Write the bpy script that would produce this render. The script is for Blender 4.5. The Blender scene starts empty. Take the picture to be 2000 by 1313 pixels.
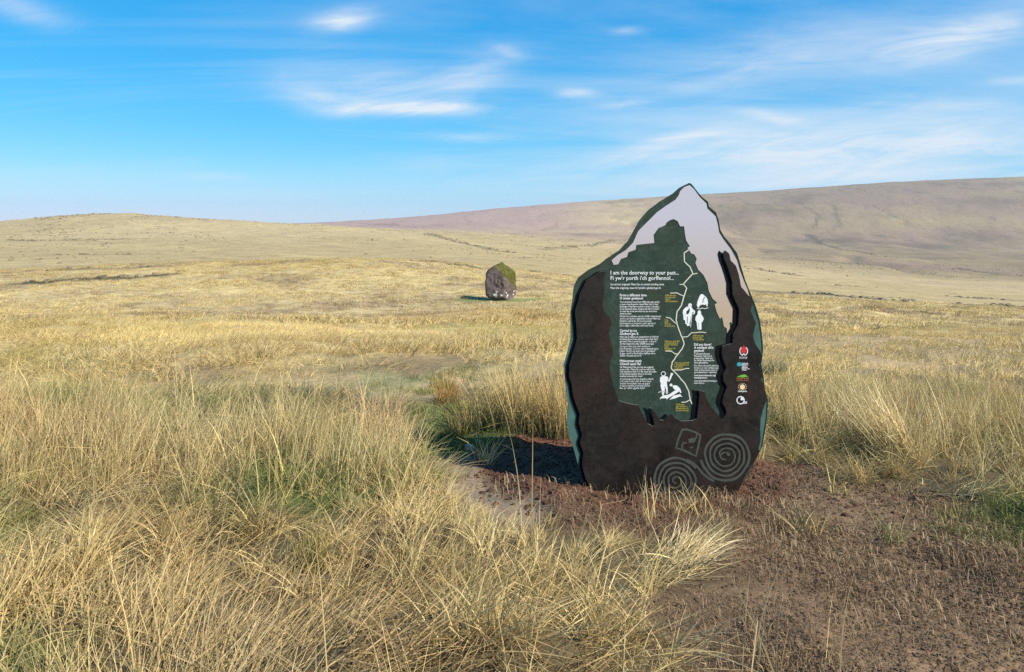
import bpy, bmesh, math, random
import numpy as np
from mathutils import Vector
from mathutils.geometry import tessellate_polygon

random.seed(7)
RNG = np.random.default_rng(11)
scene = bpy.context.scene
COL = scene.collection
R = math.radians

# ------------------------------------------------------------------ camera
F = 1444.4            # focal length in photograph pixels (26 mm on 36 mm)
H0 = 430.0            # horizon row of the photograph
CZ = 1.6              # eye height
cam_d = bpy.data.cameras.new('camera')
cam_d.lens = 26.0
cam_d.sensor_width = 36.0
cam_d.shift_y = -(656.5 - H0) / 2000.0
cam_d.clip_start = 0.05
cam_d.clip_end = 40000
cam = bpy.data.objects.new('camera', cam_d)
cam.location = (0, 0, CZ)
cam.rotation_euler = (R(90), 0, 0)
COL.objects.link(cam)
scene.camera = cam

# ------------------------------------------------------------------ light
SUN_AZ = (0.83, -0.558)          # plan direction towards the sun
SUN_EL = R(40)
world = bpy.data.worlds.new('World')
scene.world = world
world.use_nodes = True
world.cycles.sampling_method = 'NONE'      # an even sky needs no importance map
wt = world.node_tree
wt.nodes.clear()

sun_d = bpy.data.lights.new('sun', 'SUN')
sun_d.energy = 5.0
sun_d.angle = R(0.5)
sun_d.color = (1.0, 0.93, 0.82)
sun = bpy.data.objects.new('sun', sun_d)
sv = Vector((SUN_AZ[0] * math.cos(SUN_EL), SUN_AZ[1] * math.cos(SUN_EL), math.sin(SUN_EL)))
sun.rotation_euler = sv.to_track_quat('Z', 'Y').to_euler()
sun.location = (20, -15, 30)
COL.objects.link(sun)

scene.view_settings.view_transform = 'Standard'
scene.view_settings.look = 'None'
scene.view_settings.exposure = 0.62
scene.view_settings.gamma = 1.0
scene.view_settings.use_curve_mapping = False
scene.cycles.max_bounces = 6
scene.cycles.diffuse_bounces = 3
scene.cycles.transmission_bounces = 4
scene.cycles.volume_bounces = 0
scene.cycles.use_denoising = False
scene.cycles.use_adaptive_sampling = True
scene.cycles.adaptive_threshold = 0.01
scene.cycles.debug_use_spatial_splits = True


class NT:
    """tiny helper to wire shader nodes"""
    def __init__(self, tree):
        self.t = tree

    def n(self, typ, **kw):
        nd = self.t.nodes.new(typ)
        for k, v in kw.items():
            setattr(nd, k, v)
        return nd

    def put(self, sock, v):
        if v is None:
            return
        if isinstance(v, bpy.types.NodeSocket):
            self.t.links.new(v, sock)
        else:
            sock.default_value = v

    def m(self, op, a, b=None, c=None, clamp=False):
        nd = self.n('ShaderNodeMath', operation=op, use_clamp=clamp)
        self.put(nd.inputs[0], a)
        self.put(nd.inputs[1], b)
        self.put(nd.inputs[2], c)
        return nd.outputs[0]

    def mix(self, fac, a, b, blend='MIX'):
        nd = self.n('ShaderNodeMix', data_type='RGBA', blend_type=blend)
        self.put(nd.inputs[0], fac)
        self.put(nd.inputs[6], a)
        self.put(nd.inputs[7], b)
        return nd.outputs[2]

    def noise(self, vec, scale, detail=4, rough=0.55, dist=0.0):
        nd = self.n('ShaderNodeTexNoise')
        self.put(nd.inputs['Vector'], vec)
        self.put(nd.inputs['Scale'], scale)
        self.put(nd.inputs['Detail'], detail)
        self.put(nd.inputs['Roughness'], rough)
        self.put(nd.inputs['Distortion'], dist)
        return nd.outputs[0]

    def rng(self, v, a, b, c=0.0, d=1.0):
        nd = self.n('ShaderNodeMapRange')
        self.put(nd.inputs[0], v)
        self.put(nd.inputs[1], a)
        self.put(nd.inputs[2], b)
        self.put(nd.inputs[3], c)
        self.put(nd.inputs[4], d)
        return nd.outputs[0]

    def mapping(self, vec, scale=(1, 1, 1), rot=(0, 0, 0), loc=(0, 0, 0)):
        nd = self.n('ShaderNodeMapping')
        self.put(nd.inputs[0], vec)
        self.put(nd.inputs[1], loc)
        self.put(nd.inputs[2], rot)
        self.put(nd.inputs[3], scale)
        return nd.outputs[0]

    def comb(self, x, y, z):
        nd = self.n('ShaderNodeCombineXYZ')
        self.put(nd.inputs[0], x)
        self.put(nd.inputs[1], y)
        self.put(nd.inputs[2], z)
        return nd.outputs[0]


def c4(c):
    return (c[0], c[1], c[2], 1.0)


# ---- sky: clear-air sky with a high thin layer of cirrus
w = NT(wt)
sky = w.n('ShaderNodeTexSky', sky_type='NISHITA', sun_disc=False)
sky.sun_elevation = SUN_EL
sky.sun_rotation = math.atan2(SUN_AZ[0], SUN_AZ[1])
sky.altitude = 300
sky.air_density = 1.0
sky.dust_density = 0.0
sky.ozone_density = 3.0
hs = w.n('ShaderNodeHueSaturation')
w.put(hs.inputs['Saturation'], 1.30)
w.put(hs.inputs['Value'], 1.0)
w.put(hs.inputs['Color'], sky.outputs[0])
tc = w.n('ShaderNodeTexCoord')
sep = w.n('ShaderNodeSeparateXYZ')
w.put(sep.inputs[0], tc.outputs['Generated'])
dx, dy, dz = sep.outputs
den = w.m('ADD', w.m('MAXIMUM', dz, 0.0), 0.10)
lx, ly = w.m('DIVIDE', dx, den), w.m('DIVIDE', dy, den)
lay = w.comb(lx, ly, 0.0)
# streaked cirrus sheet, thicker towards the right half of the sky
n1 = w.noise(w.mapping(lay, (0.28, 0.80, 1), (0, 0, R(-14))), 1.0, 8, 0.62, 0.8)
n2 = w.noise(w.mapping(lay, (0.16, 0.16, 1), loc=(3.1, 1.7, 0)), 1.0, 2, 0.5)
side = w.rng(lx, -1.5, 3.0, 0.0, 1.0)
cov = w.m('ADD', w.rng(n2, 0.35, 0.7, -0.06, 0.08), w.m('MULTIPLY', side, 0.24))
cir = w.rng(w.m('ADD', n1, cov), 0.50, 0.86, 0.0, 0.85)
# separate little wisps, each a stretched puff at its own direction
ypos = w.m('MAXIMUM', dy, 0.02)
u = w.m('DIVIDE', dx, ypos)
v = w.m('DIVIDE', dz, ypos)
nw = w.noise(w.comb(w.m('MULTIPLY', u, 6.0), w.m('MULTIPLY', w.m('SUBTRACT', v, w.m('MULTIPLY', u, 0.12)), 34.0), 0.3), 1.0, 8, 0.68, 1.0)
nw2 = w.noise(w.comb(w.m('MULTIPLY', u, 9.0), w.m('MULTIPLY', v, 9.0), 4.3), 1.0, 3, 0.5)
uvw = w.comb(u, w.m('ADD', v, w.m('MULTIPLY', w.m('SUBTRACT', nw2, 0.5), 22 / F)), 0.0)
wl = None
for (px, py, hl, hw, tilt, st) in [
        (800, 210, 130, 14, 1, 1.7), (668, 38, 62, 22, 10, 1.0), (720, 165, 190, 55, -6, 0.42),
        (930, 140, 90, 40, 25, 0.45), (610, 190, 80, 30, -12, 0.40), (915, 264, 90, 11, 1, 0.40),
        (1125, 181, 42, 11, -2, 0.65), (1215, 204, 50, 8, 2, 0.45), (1225, 61, 30, 9, 4, 0.40),
        (1290, 285, 120, 14, 14, 0.65), (1880, 70, 190, 38, 17, 0.75), (1990, 158, 60, 9, 4, 0.5),
        (1500, 226, 90, 12, -8, 0.42), (1500, 120, 330, 60, 14, 0.42), (1720, 270, 420, 40, 2, 0.62),
        (40, 15, 95, 26, -16, 0.50), (420, 347, 70, 9, 0, 0.35), (1600, 332, 640, 52, 2, 0.8),
        (1850, 205, 200, 25, 2, 0.40), (985, 98, 40, 10, -18, 0.35)]:
    mp = w.n('ShaderNodeMapping', vector_type='TEXTURE')
    w.put(mp.inputs[0], uvw)
    mp.inputs[1].default_value = ((px - 1000) / F, (H0 - py) / F, 0)
    mp.inputs[2].default_value = (0, 0, R(tilt))
    mp.inputs[3].default_value = (hl / F, hw / F, 1)
    dp = w.n('ShaderNodeVectorMath', operation='DOT_PRODUCT')
    w.put(dp.inputs[0], mp.outputs[0])
    w.put(dp.inputs[1], mp.outputs[0])
    g = w.m('MULTIPLY', w.m('POWER', 0.333, dp.outputs['Value']), st)
    wl = g if wl is None else w.m('ADD', wl, g)
wl = w.m('MULTIPLY', wl, w.rng(nw, 0.30, 0.66, 0.25, 1.1))
wl = w.m('MULTIPLY', wl, w.rng(dy, 0.05, 0.3, 0.0, 1.0))
cloud = w.m('MINIMUM', w.m('ADD', w.m('MULTIPLY', cir, 0.46), w.m('MULTIPLY', wl, 0.85)), 0.93)
CLOUD_RGB = (4.7, 5.05, 5.4, 1.0)
spc = w.n('ShaderNodeSeparateColor')
w.put(spc.inputs[0], hs.outputs[0])
cmb = w.n('ShaderNodeCombineColor')
KS = 0.1805                       # clear deep-azure spring air: one response for the whole sky
for ch, (pre, pw, am) in enumerate([(0.50, 1.36, 0.90), (0.76, 0.60, 0.76), (1.04, 0.45, 0.90)]):
    q = w.m('POWER', w.m('MULTIPLY', spc.outputs[ch], pre * KS), pw)
    w.put(cmb.inputs[ch], w.m('MULTIPLY', q, am / KS))
blue = cmb.outputs[0]
skyc = w.mix(cloud, blue, CLOUD_RGB)
bg = w.n('ShaderNodeBackground')
w.put(bg.inputs[0], skyc)
w.put(bg.inputs[1], 0.115)
wo = w.n('ShaderNodeOutputWorld')
wt.links.new(bg.outputs[0], wo.inputs[0])


# ------------------------------------------------------------------ helpers
def smooth(t):
    t = np.clip(t, 0, 1)
    return t * t * (3 - 2 * t)


_tabs = {}


def vnoise(x, y, seed=0):
    """value noise 0..1"""
    if seed not in _tabs:
        _tabs[seed] = np.random.default_rng(1000 + seed).random((256, 256))
    T = _tabs[seed]
    xi, yi = np.floor(x).astype(np.int64), np.floor(y).astype(np.int64)
    fx, fy = x - xi, y - yi
    fx, fy = fx * fx * (3 - 2 * fx), fy * fy * (3 - 2 * fy)
    a, b = T[xi & 255, yi & 255], T[(xi + 1) & 255, yi & 255]
    c, d = T[xi & 255, (yi + 1) & 255], T[(xi + 1) & 255, (yi + 1) & 255]
    return (a * (1 - fx) + b * fx) * (1 - fy) + (c * (1 - fx) + d * fx) * fy


def fbm(x, y, seed=0, oct=4, gain=0.5):
    s, amp, tot = 0.0, 1.0, 0.0
    for k in range(oct):
        s = s + amp * vnoise(x * 2 ** k + 17.3 * k, y * 2 ** k - 9.1 * k, seed + k)
        tot += amp
        amp *= gain
    return s / tot


def G(px, py):
    """foot point on the level near ground seen at a photograph position"""
    d = CZ * F / (py - H0)
    return ((px - 1000) / F * d, d)


def inpoly(x, y, poly):
    r = np.zeros(x.shape, bool)
    n = len(poly)
    for i in range(n):
        x1, y1 = poly[i]
        x2, y2 = poly[(i + 1) % n]
        if y1 == y2:
            continue
        c = ((y1 > y) != (y2 > y)) & (x < (x2 - x1) * (y - y1) / (y2 - y1) + x1)
        r ^= c
    return r


def polydist(x, y, pts):
    """distance to a polyline"""
    best = np.full(x.shape, 1e9)
    for (x1, y1), (x2, y2) in zip(pts[:-1], pts[1:]):
        vx, vy = x2 - x1, y2 - y1
        t = np.clip(((x - x1) * vx + (y - y1) * vy) / (vx * vx + vy * vy + 1e-9), 0, 1)
        best = np.minimum(best, np.hypot(x - x1 - t * vx, y - y1 - t * vy))
    return best


def softpoly(x, y, poly, edge, wob=0.0, seed=50):
    """1 inside, 0 outside, soft uneven edge (metres)"""
    if wob:
        x = x + (fbm(x * 2.2, y * 2.2, seed, 3) - 0.5) * 2 * wob
        y = y + (fbm(x * 2.2 + 40, y * 2.2, seed + 5, 3) - 0.5) * 2 * wob
    ins = inpoly(x, y, poly)
    d = polydist(x, y, list(poly) + [poly[0]])
    return smooth(0.5 + np.where(ins, d, -d) / (2 * edge))


# ------------------------------------------------------------------ the lie of the land
KD = np.array([0.3, 4.5, 7.0, 10.0, 20.0, 40.0, 68.0, 110.0, 160.0, 300.0, 600.0, 900.0, 1500.0, 2600.0, 3600.0, 9000.0])
KX = np.array([-800, 0, 125, 250, 400, 500, 620, 750, 840, 950, 1120, 1300, 1500, 1750, 2000, 2700], float)
ROWS = {
    20:   [655, 650, 649, 648, 647, 646, 646, 646, 646, 646, 646, 648, 650, 655, 660, 670],
    40:   [630, 622, 621, 620, 619, 618, 617, 617, 617, 617, 617, 617, 616, 626, 636, 650],
    68:   [595, 588, 587, 587, 586, 586, 586, 586, 586, 585, 583, 580, 578, 591, 605, 625],
    110:  [548, 531, 526, 520, 515, 512, 509, 508, 513, 523, 542, 563, 592, 606, 622, 640],
    160:  [540, 534, 529, 524, 520, 517, 515, 515, 518, 528, 548, 575, 600, 612, 628, 645],
    300:  [505, 497, 496, 496, 496, 496, 498, 499, 501, 505, 515, 535, 562, 578, 592, 615],
    600:  [480, 463, 463, 462, 460, 459, 460, 461, 464, 474, 490, 502, 522, 538, 550, 565],
    900:  [446, 434, 420, 418, 427.5, 433.5, 440, 449, 454, 463, 474, 483, 500, 512, 524, 535],
    1500: [450, 446, 443, 440, 441, 443, 446, 447, 449, 452, 456, 459, 468, 476, 484, 490],
    2600: [455, 450, 448, 447, 444, 440.5, 435, 428, 421.5, 409.5, 396, 385, 374, 355.5, 345.5, 335],
    3600: [462, 460, 458, 455, 452, 450, 446, 440, 435, 425, 412, 400, 390, 372, 362, 352],
    9000: [437] * 16,
}
ZT = np.zeros((len(KD), len(KX)))
for i, d in enumerate(KD):
    if d in ROWS:
        ZT[i] = CZ - (np.array(ROWS[d], float) - H0) / F * d
    elif d == 10.0:
        ZT[i] = -0.10
PHI = np.arctan((KX - 1000) / F)
_fp = np.linspace(PHI[0], PHI[-1], 700)
_ker = np.exp(-0.5 * (np.arange(-30, 31) / 9.0) ** 2)
_ker /= _ker.sum()
ZF = np.array([np.convolve(np.pad(np.interp(_fp, PHI, ZT[i]), 30, mode='edge'), _ker, 'valid') for i in range(len(KD))])
_S = np.log(KD)
_h = np.diff(_S)[:, None]
_dl = np.diff(ZF, axis=0) / _h
MF = np.zeros_like(ZF)
a_, b_ = _dl[:-1], _dl[1:]
MF[1:-1] = np.where(a_ * b_ > 0, 2 * a_ * b_ / (a_ + b_ + np.sign(a_ + b_) * 1e-9 + 1e-12), 0.0)

SOIL = [G(*p) for p in [(925, 893), (985, 858), (1120, 845), (1300, 880), (1450, 905), (1490, 905), (1530, 925), (1540, 955),
                        (1490, 985), (1440, 1000), (1330, 1004), (1200, 1012), (1110, 1005), (1010, 965), (950, 925)]]
PATH = [G(*p) for p in [(850, 893), (915, 893), (985, 945), (1080, 1005), (1040, 1035), (950, 1010), (880, 960)]]
STUB = [G(*p) for p in [(1400, 1000), (1500, 900), (1560, 895), (1640, 925), (1720, 945), (1850, 970), (2000, 1040), (2300, 1120), (2500, 2600), (1130, 2600),
                        (1235, 1290), (1290, 1150), (1400, 1110), (1430, 1050)]]
GREENS = [[G(*p) for p in q] for q in [
    [(810, 875), (840, 830), (960, 822), (1080, 845), (1000, 872), (930, 893), (860, 900)],
    [(470, 960), (560, 925), (700, 940), (740, 1000), (620, 1030), (500, 1000)],
    [(1860, 1010), (1960, 985), (2120, 1000), (2100, 1070), (1950, 1070)],
    [(-60, 1270), (60, 1250), (120, 1330), (-60, 1400)],
    [(-80, 1000), (40, 1010), (60, 1090), (-80, 1110)],
    [(780, 800), (860, 790), (900, 830), (800, 835)]]]
SHORT = [G(*p) for p in [(840, 920), (960, 940), (1100, 990), (1460, 1010), (1420, 1120), (1250, 1110), (1050, 1100), (900, 1060)]]
APRON = [G(*p) for p in [(1060, 975), (1250, 960), (1470, 960), (1480, 1010), (1430, 1062), (1300, 1066), (1180, 1056), (1090, 1040)]]
TRACK = [G(*p) for p in [(300, 752), (520, 736), (720, 724), (860, 728), (930, 716), (1090, 706), (1100, 722), (940, 745), (890, 770), (820, 800), (740, 788),
                         (690, 764), (540, 752), (300, 764)]]


def height(x, y, rough=True):
    x = np.asarray(x, float)
    y = np.asarray(y, float)
    r = np.maximum(np.hypot(x, y), 0.31)
    phi = np.arctan2(x, y)
    t = np.clip(phi, PHI[0], PHI[-1])
    back = smooth((np.abs(phi) - R(62)) / R(100))
    d = np.clip(r * np.cos(t), 0.3, 8999)
    s = np.log(d)
    k = np.clip(np.searchsorted(_S, s) - 1, 0, len(KD) - 2)

    def ev(ti):
        f = (ti - _fp[0]) / (_fp[-1] - _fp[0]) * 699
        j = np.clip(f.astype(int), 0, 698)
        g = f - j
        L = lambda A, kk: A[kk, j] * (1 - g) + A[kk, j + 1] * g
        hh = _S[k + 1] - _S[k]
        q = (s - _S[k]) / hh
        q2, q3 = q * q, q * q * q
        return ((2 * q3 - 3 * q2 + 1) * L(ZF, k) + (q3 - 2 * q2 + q) * hh * L(MF, k)
                + (-2 * q3 + 3 * q2) * L(ZF, k + 1) + (q3 - q2) * hh * L(MF, k + 1))
    z = ev(t)
    if np.any(back > 0):
        z = z * (1 - back) + ev(np.zeros_like(t)) * back
    if rough:
        near = smooth((14 - r) / 8)
        bare = 0.0
        if np.any(r < 16):
            bare = np.maximum(np.maximum(softpoly(x, y, SOIL, 0.25), softpoly(x, y, STUB, 0.3)), np.maximum(softpoly(x, y, PATH, 0.2), softpoly(x, y, TRACK, 0.4)))
        z = z + ((fbm(x * 1.3, y * 1.3, 3, 4) - 0.5) * 0.10 + (fbm(x * 1.9, y * 1.9, 4, 2) - 0.45) * 0.22 * (1 - bare)) * near
        mid = smooth((r - 7) / 10) * smooth((160 - r) / 60)
        z = z + (fbm(x * 0.55, y * 0.55, 5, 3) - 0.5) * 0.35 * mid + (fbm(x * 0.09, y * 0.09, 6, 3) - 0.5) * (1.0 - 0.65 * smooth((r - 40) / 40)) * mid
        far = smooth((r - 110) / 150)
        z = z + (fbm(x * 0.018, y * 0.018, 8, 4) - 0.5) * np.minimum(r * 0.0060, 5.0) * far
        z = z + (fbm(x * 0.0042, y * 0.0042, 9, 3) - 0.5) * np.minimum(r * 0.008, 14.0) * smooth((r - 500) / 600) * smooth((2350 - r) / 400)
        gul = 1 - np.abs(2 * fbm(x * 0.0052 + 0.4 * fbm(x * 0.01, y * 0.01, 38, 2), y * 0.0015, 39, 3) - 1)
        z = z - 5.0 * smooth((gul - 0.80) / 0.20) * smooth((r - 600) / 400) * smooth((2300 - r) / 500) * smooth((phi + 0.02) / 0.2)
        if np.any(r < 8):
            # turned earth heaped round the foot of the sign, a worn trodden strip beside it
            so = softpoly(x, y, SOIL, 0.12, 0.06, 60)
            z = z - 0.075 * np.exp(-(((x - 0.92) / 0.62) ** 4 + ((y - 4.36) / 0.16) ** 4))
            z = z + so * (0.005 + 0.075 * (fbm(x * 7, y * 7, 20, 4) - 0.42))
            mx, my = G(1075, 975)
            z = z + 0.045 * np.exp(-(((x - mx) / 0.34) ** 2 + ((y - my) / 0.20) ** 2))
            z = z - 0.03 * softpoly(x, y, PATH, 0.1, 0.05, 61) - 0.02 * softpoly(x, y, TRACK, 0.3, 0.2, 62)
            z = z + softpoly(x, y, STUB, 0.2, 0.1, 63) * 0.05 * (fbm(x * 3.5, y * 3.5, 24, 4) - 0.5)
    return z


def ray_hit(px, py):
    """first point of the land seen at a photograph position"""
    d = np.exp(np.linspace(math.log(3.0), math.log(3500), 3000))
    x = (px - 1000) / F * d
    z = CZ - (py - H0) / F * d
    below = z < height(x, d, False)
    i = int(np.argmax(below)) if below.any() else len(d) - 1
    return (float(x[i]), float(d[i]))


def kind(o, k):
    o['kind'] = k
    return o


def tag(o, label, cat, group=None):
    o['label'] = label
    o['category'] = cat
    if group:
        o['group'] = group
    return o


def mesh_obj(name, verts, faces, mat=None, parent=None, smooth_shade=False):
    me = bpy.data.meshes.new(name)
    me.from_pydata([tuple(p) for p in verts], [], [tuple(f) for f in faces])
    me.update()
    if smooth_shade:
        me.polygons.foreach_set('use_smooth', [True] * len(me.polygons))
    if mat:
        me.materials.append(mat)
    o = bpy.data.objects.new(name, me)
    COL.objects.link(o)
    if parent:
        o.parent = parent
    return o


def new_mat(name):
    m = bpy.data.materials.new(name)
    m.use_nodes = True
    m.node_tree.nodes.clear()
    return m, NT(m.node_tree)


def finish(m, t, shader, volume=None, disp=None):
    out = t.n('ShaderNodeOutputMaterial')
    if shader:
        t.t.links.new(shader, out.inputs['Surface'])
    if volume:
        t.t.links.new(volume, out.inputs['Volume'])
    return m


def pbsdf(t, color, rough=0.7, metal=0.0, bump=None, bstr=0.4, bdist=0.01, spec=0.3):
    b = t.n('ShaderNodeBsdfPrincipled')
    t.put(b.inputs['Base Color'], color)
    t.put(b.inputs['Roughness'], rough)
    t.put(b.inputs['Metallic'], metal)
    t.put(b.inputs['Specular IOR Level'], spec)
    if bump is not None:
        bn = t.n('ShaderNodeBump')
        t.put(bn.inputs['Strength'], bstr)
        t.put(bn.inputs['Distance'], bdist)
        t.put(bn.inputs['Height'], bump)
        t.t.links.new(bn.outputs[0], b.inputs['Normal'])
    return b.outputs[0]


# ------------------------------------------------------------------ ground sheet
front = np.linspace(R(-44), R(44), 420)
rest = np.linspace(R(44), R(316), 82)[1:-1]
phi = np.concatenate([front, rest])
NR = 540
rad = np.exp(np.linspace(math.log(0.5), math.log(8500), NR))
PP, RR = np.meshgrid(phi, rad)
gx, gy = RR * np.sin(PP), RR * np.cos(PP)
gz = height(gx, gy)

C = lambda r, g, b: np.array([r, g, b])
STRAW, GOLD, DULL = C(.51, .40, .185), C(.465, .355, .15), C(.445, .345, .172)
OLIVE, MAUVE, BROWN = C(.39, .30, .143), C(.375, .265, .172), C(.255, .178, .105)
DARK, PEAT, RED, MUD, LITTER = C(.11, .09, .055), C(.085, .055, .038), C(.150, .070, .042), C(.25, .19, .125), C(.085, .065, .035)
TURF = C(.13, .165, .05)


def lerp(a, b, t):
    return a + (b - a) * t[..., None]


LINES = [  # dark peat cuts, streams and banks: photograph polyline, half width (m), strength
    ([(60, 553), (150, 546), (230, 543), (310, 538)], 2.2, 0.95),
    ([(0, 560), (60, 552)], 1.0, 0.5),
    ([(110, 528), (200, 526), (300, 522)], 1.6, 0.5),
    ([(0, 470), (120, 472), (270, 468)], 5.0, 0.6),
    ([(90, 500), (300, 498)], 4.0, 0.35),
    ([(870, 516), (920, 522), (960, 528)], 0.9, 0.7), ([(1040, 532), (1110, 538)], 0.9, 0.7),
    ([(835, 456), (870, 468), (930, 480), (990, 492)], 5.0, 0.5),
    ([(1580, 455), (1590, 465), (1612, 476), (1660, 486), (1720, 497)], 13, 0.85),
    ([(1700, 458), (1800, 470)], 6, 0.45), ([(1630, 400), (1640, 440), (1620, 452)], 6, 0.4),
    ([(1480, 570), (1600, 577), (1700, 585), (1800, 593), (1900, 599), (2000, 600)], 7.0, 0.9), ([(1560, 574), (1650, 580), (1760, 589)], 6.0, 0.6),
    ([(1560, 395), (1600, 420), (1590, 445)], 6, 0.4), ([(1700, 400), (1760, 430), (1800, 440)], 5, 0.35), ([(1240, 430), (1330, 445), (1450, 470)], 6, 0.3), ([(1500, 497), (1640, 512), (1760, 524)], 8, 0.35), ([(700, 436), (830, 441)], 8, .3),
    ([(1850, 578), (1920, 580), (2000, 586)], 3.5, 0.6), ([(1620, 555), (1680, 560)], 4.0, 0.55),
    ([(1470, 525), (1500, 532), (1560, 540)], 5.0, 0.55), ([(1880, 523), (1940, 530), (2000, 538)], 16, 0.75),
    ([(1400, 400), (1445, 412)], 8, 0.35), ([(1200, 470), (1120, 482), (1060, 487)], 6, 0.4),
    ([(620, 601), (780, 597)], 0.5, 0.35),
    ([(640, 668), (760, 676)], 0.4, 0.4),
]
LINES = [([ray_hit(*p) for p in l], wd, st) for l, wd, st in LINES]
STONE_XY = ray_hit(979, 585)
STONE_XY = ((979 - 1000) / F * 68.0, 68.0)


def cover(x, y):
    """what grows or lies at a place: albedo"""
    r = np.hypot(x, y)
    n_a, n_b = fbm(x * 0.035, y * 0.035, 30, 4), fbm(x * 0.16, y * 0.16, 31, 4)
    n_c, n_d = fbm(x * 0.9, y * 0.9, 32, 3), fbm(x * 0.006, y * 0.006, 33, 4)
    n_e = fbm(x * 0.0016, y * 0.005, 34, 4)
    phi = np.arctan2(x, y)
    c = lerp(np.broadcast_to(GOLD, x.shape + (3,)), np.broadcast_to(STRAW, x.shape + (3,)), smooth((n_a - 0.3) / 0.4))
    c = lerp(c, DULL, smooth((n_b * 0.5 + n_a * 0.5 - 0.45) / 0.14) * 0.9)
    c = lerp(c, BROWN, smooth((n_b * 0.6 + n_c * 0.4 - 0.54) / 0.12) * 0.6)
    # beyond the near rise: paler, greener moor
    beyond = smooth((r - 118) / 30)
    m = lerp(np.broadcast_to(DULL, x.shape + (3,)), np.broadcast_to(OLIVE, x.shape + (3,)), smooth((n_d - 0.42) / 0.2))
    m = lerp(m, STRAW, smooth((n_a - 0.55) / 0.2) * 0.5)
    m = lerp(m, BROWN, smooth((n_b - 0.58) / 0.15) * 0.35)
    c = lerp(c, m, beyond)
    # heather hillside on the right and the long ridge
    hill = smooth((phi - R(3) + (r - 700) / 2600) / 0.25) * smooth((r - 420) / 350)
    hill = np.maximum(hill, smooth((r - 1350) / 450))
    hc = lerp(np.broadcast_to(MAUVE, x.shape + (3,)), np.broadcast_to(DULL, x.shape + (3,)), smooth((n_e - 0.40) / 0.25) * 0.75)
    hc = lerp(hc, BROWN, smooth((n_d - 0.50) / 0.2) * 0.55)
    hc = lerp(hc, STRAW, smooth((fbm(x * 0.004, y * 0.011, 36, 5, 0.6) - 0.50) / 0.12) * 0.30)
    hc = lerp(hc, DARK, smooth((fbm(x * 0.022, y * 0.03, 37, 4, 0.6) - 0.57) / 0.08) * 0.14)
    hc = lerp(hc, DARK, smooth((n_a * 0.5 + n_d * 0.5 - 0.56) / 0.12) * 0.18)
    hc = hc * (1 - 0.34 * smooth((phi - R(6)) / R(16)) * smooth((r - 500) / 400))[..., None]   # darker towards the right
    rg = smooth((r - 1450) / 350) * smooth((R(9) - phi) / R(8))
    hc = lerp(hc, C(.36, .235, .195), rg * 0.8)          # mauve haze of the long far ridge put into its colour
    gul = 1 - np.abs(2 * fbm(x * 0.0052 + 0.4 * fbm(x * 0.01, y * 0.01, 38, 2), y * 0.0015, 39, 3) - 1)
    hc = lerp(hc, DARK, smooth((gul - 0.965) / 0.03) * 0.30)
    c = lerp(c, hc, hill)
    for pts, wd, st in LINES:
        dd = polydist(x, y, pts) + (n_b - 0.5) * wd * 1.6 + (n_c - 0.5) * wd
        c = lerp(c, DARK, smooth(1.2 - dd / wd) * st)
    gp_ = np.hypot((x + 3.2) / 6.0, (y - 40) / 11.0) + (n_b - 0.5) * 1.2
    c = lerp(c, C(.40, .27, .10), smooth((1.2 - gp_) / 0.7) * 0.55)
    sd = np.hypot((x - STONE_XY[0]) / 4.6, (y - STONE_XY[1] + 0.4) / 1.6)
    c = lerp(c, C(.17, .20, .06), smooth((1.25 - sd) / 0.35) * 0.9)
    # ground close by
    nearm = smooth((9.5 - r) / 3.0) * smooth((y + 1.5) / 2.0)
    c = lerp(c, LITTER, nearm * 0.9)
    if np.any(r < 14):
        n_f = fbm(x * 5, y * 5, 35, 4)
        for q in GREENS:
            c = lerp(c, TURF, softpoly(x, y, q, 0.15, 0.12, 64) * 0.9)
        tr = lerp(np.broadcast_to(C(.37, .275, .14), x.shape + (3,)), np.broadcast_to(C(.27, .25, .12), x.shape + (3,)), smooth((n_c - 0.42) / 0.2))
        c = lerp(c, tr, softpoly(x, y, TRACK, 0.25, 0.25, 65))
        c = lerp(c, lerp(np.broadcast_to(C(.15, .096, .055), x.shape + (3,)), np.broadcast_to(C(.21, .142, .083), x.shape + (3,)), n_f), softpoly(x, y, STUB, 0.2, 0.15, 66))
        c = lerp(c, MUD, softpoly(x, y, PATH, 0.08, 0.06, 67))
        c = lerp(c, lerp(np.broadcast_to(C(.115, .064, .040), x.shape + (3,)), np.broadcast_to(C(.18, .10, .060), x.shape + (3,)), n_f), softpoly(x, y, APRON, 0.10, 0.1, 69))
        rd = lerp(np.broadcast_to(RED, x.shape + (3,)), np.broadcast_to(C(.13, .07, .045), x.shape + (3,)), smooth((n_f - 0.42) / 0.2))
        c = lerp(c, rd, softpoly(x, y, SOIL, 0.08, 0.08, 68))
    return c


gc = cover(gx, gy)
NC = len(phi)
idx = np.arange(NR * NC).reshape(NR, NC)
i0, i1 = idx[:-1], idx[1:]
quads = np.stack([i0, np.roll(i0, -1, 1), np.roll(i1, -1, 1), i1], -1).reshape(-1, 4)
nv = NR * NC
verts = np.concatenate([np.stack([gx, gy, gz], -1).reshape(-1, 3), [[0, 0, float(height(0.0, 0.35))]]])
tris = np.stack([np.full(NC, nv), np.roll(idx[0], -1), idx[0]], -1)
me = bpy.data.meshes.new('ground')
me.vertices.add(len(verts))
me.vertices.foreach_set('co', verts.astype(np.float32).ravel())
nl = quads.size + tris.size
me.loops.add(nl)
me.loops.foreach_set('vertex_index', np.concatenate([quads[:, ::-1].ravel(), tris[:, ::-1].ravel()]).astype(np.int32))
me.polygons.add(len(quads) + len(tris))
st = np.concatenate([np.arange(len(quads)) * 4, len(quads) * 4 + np.arange(len(tris)) * 3]).astype(np.int32)
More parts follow.
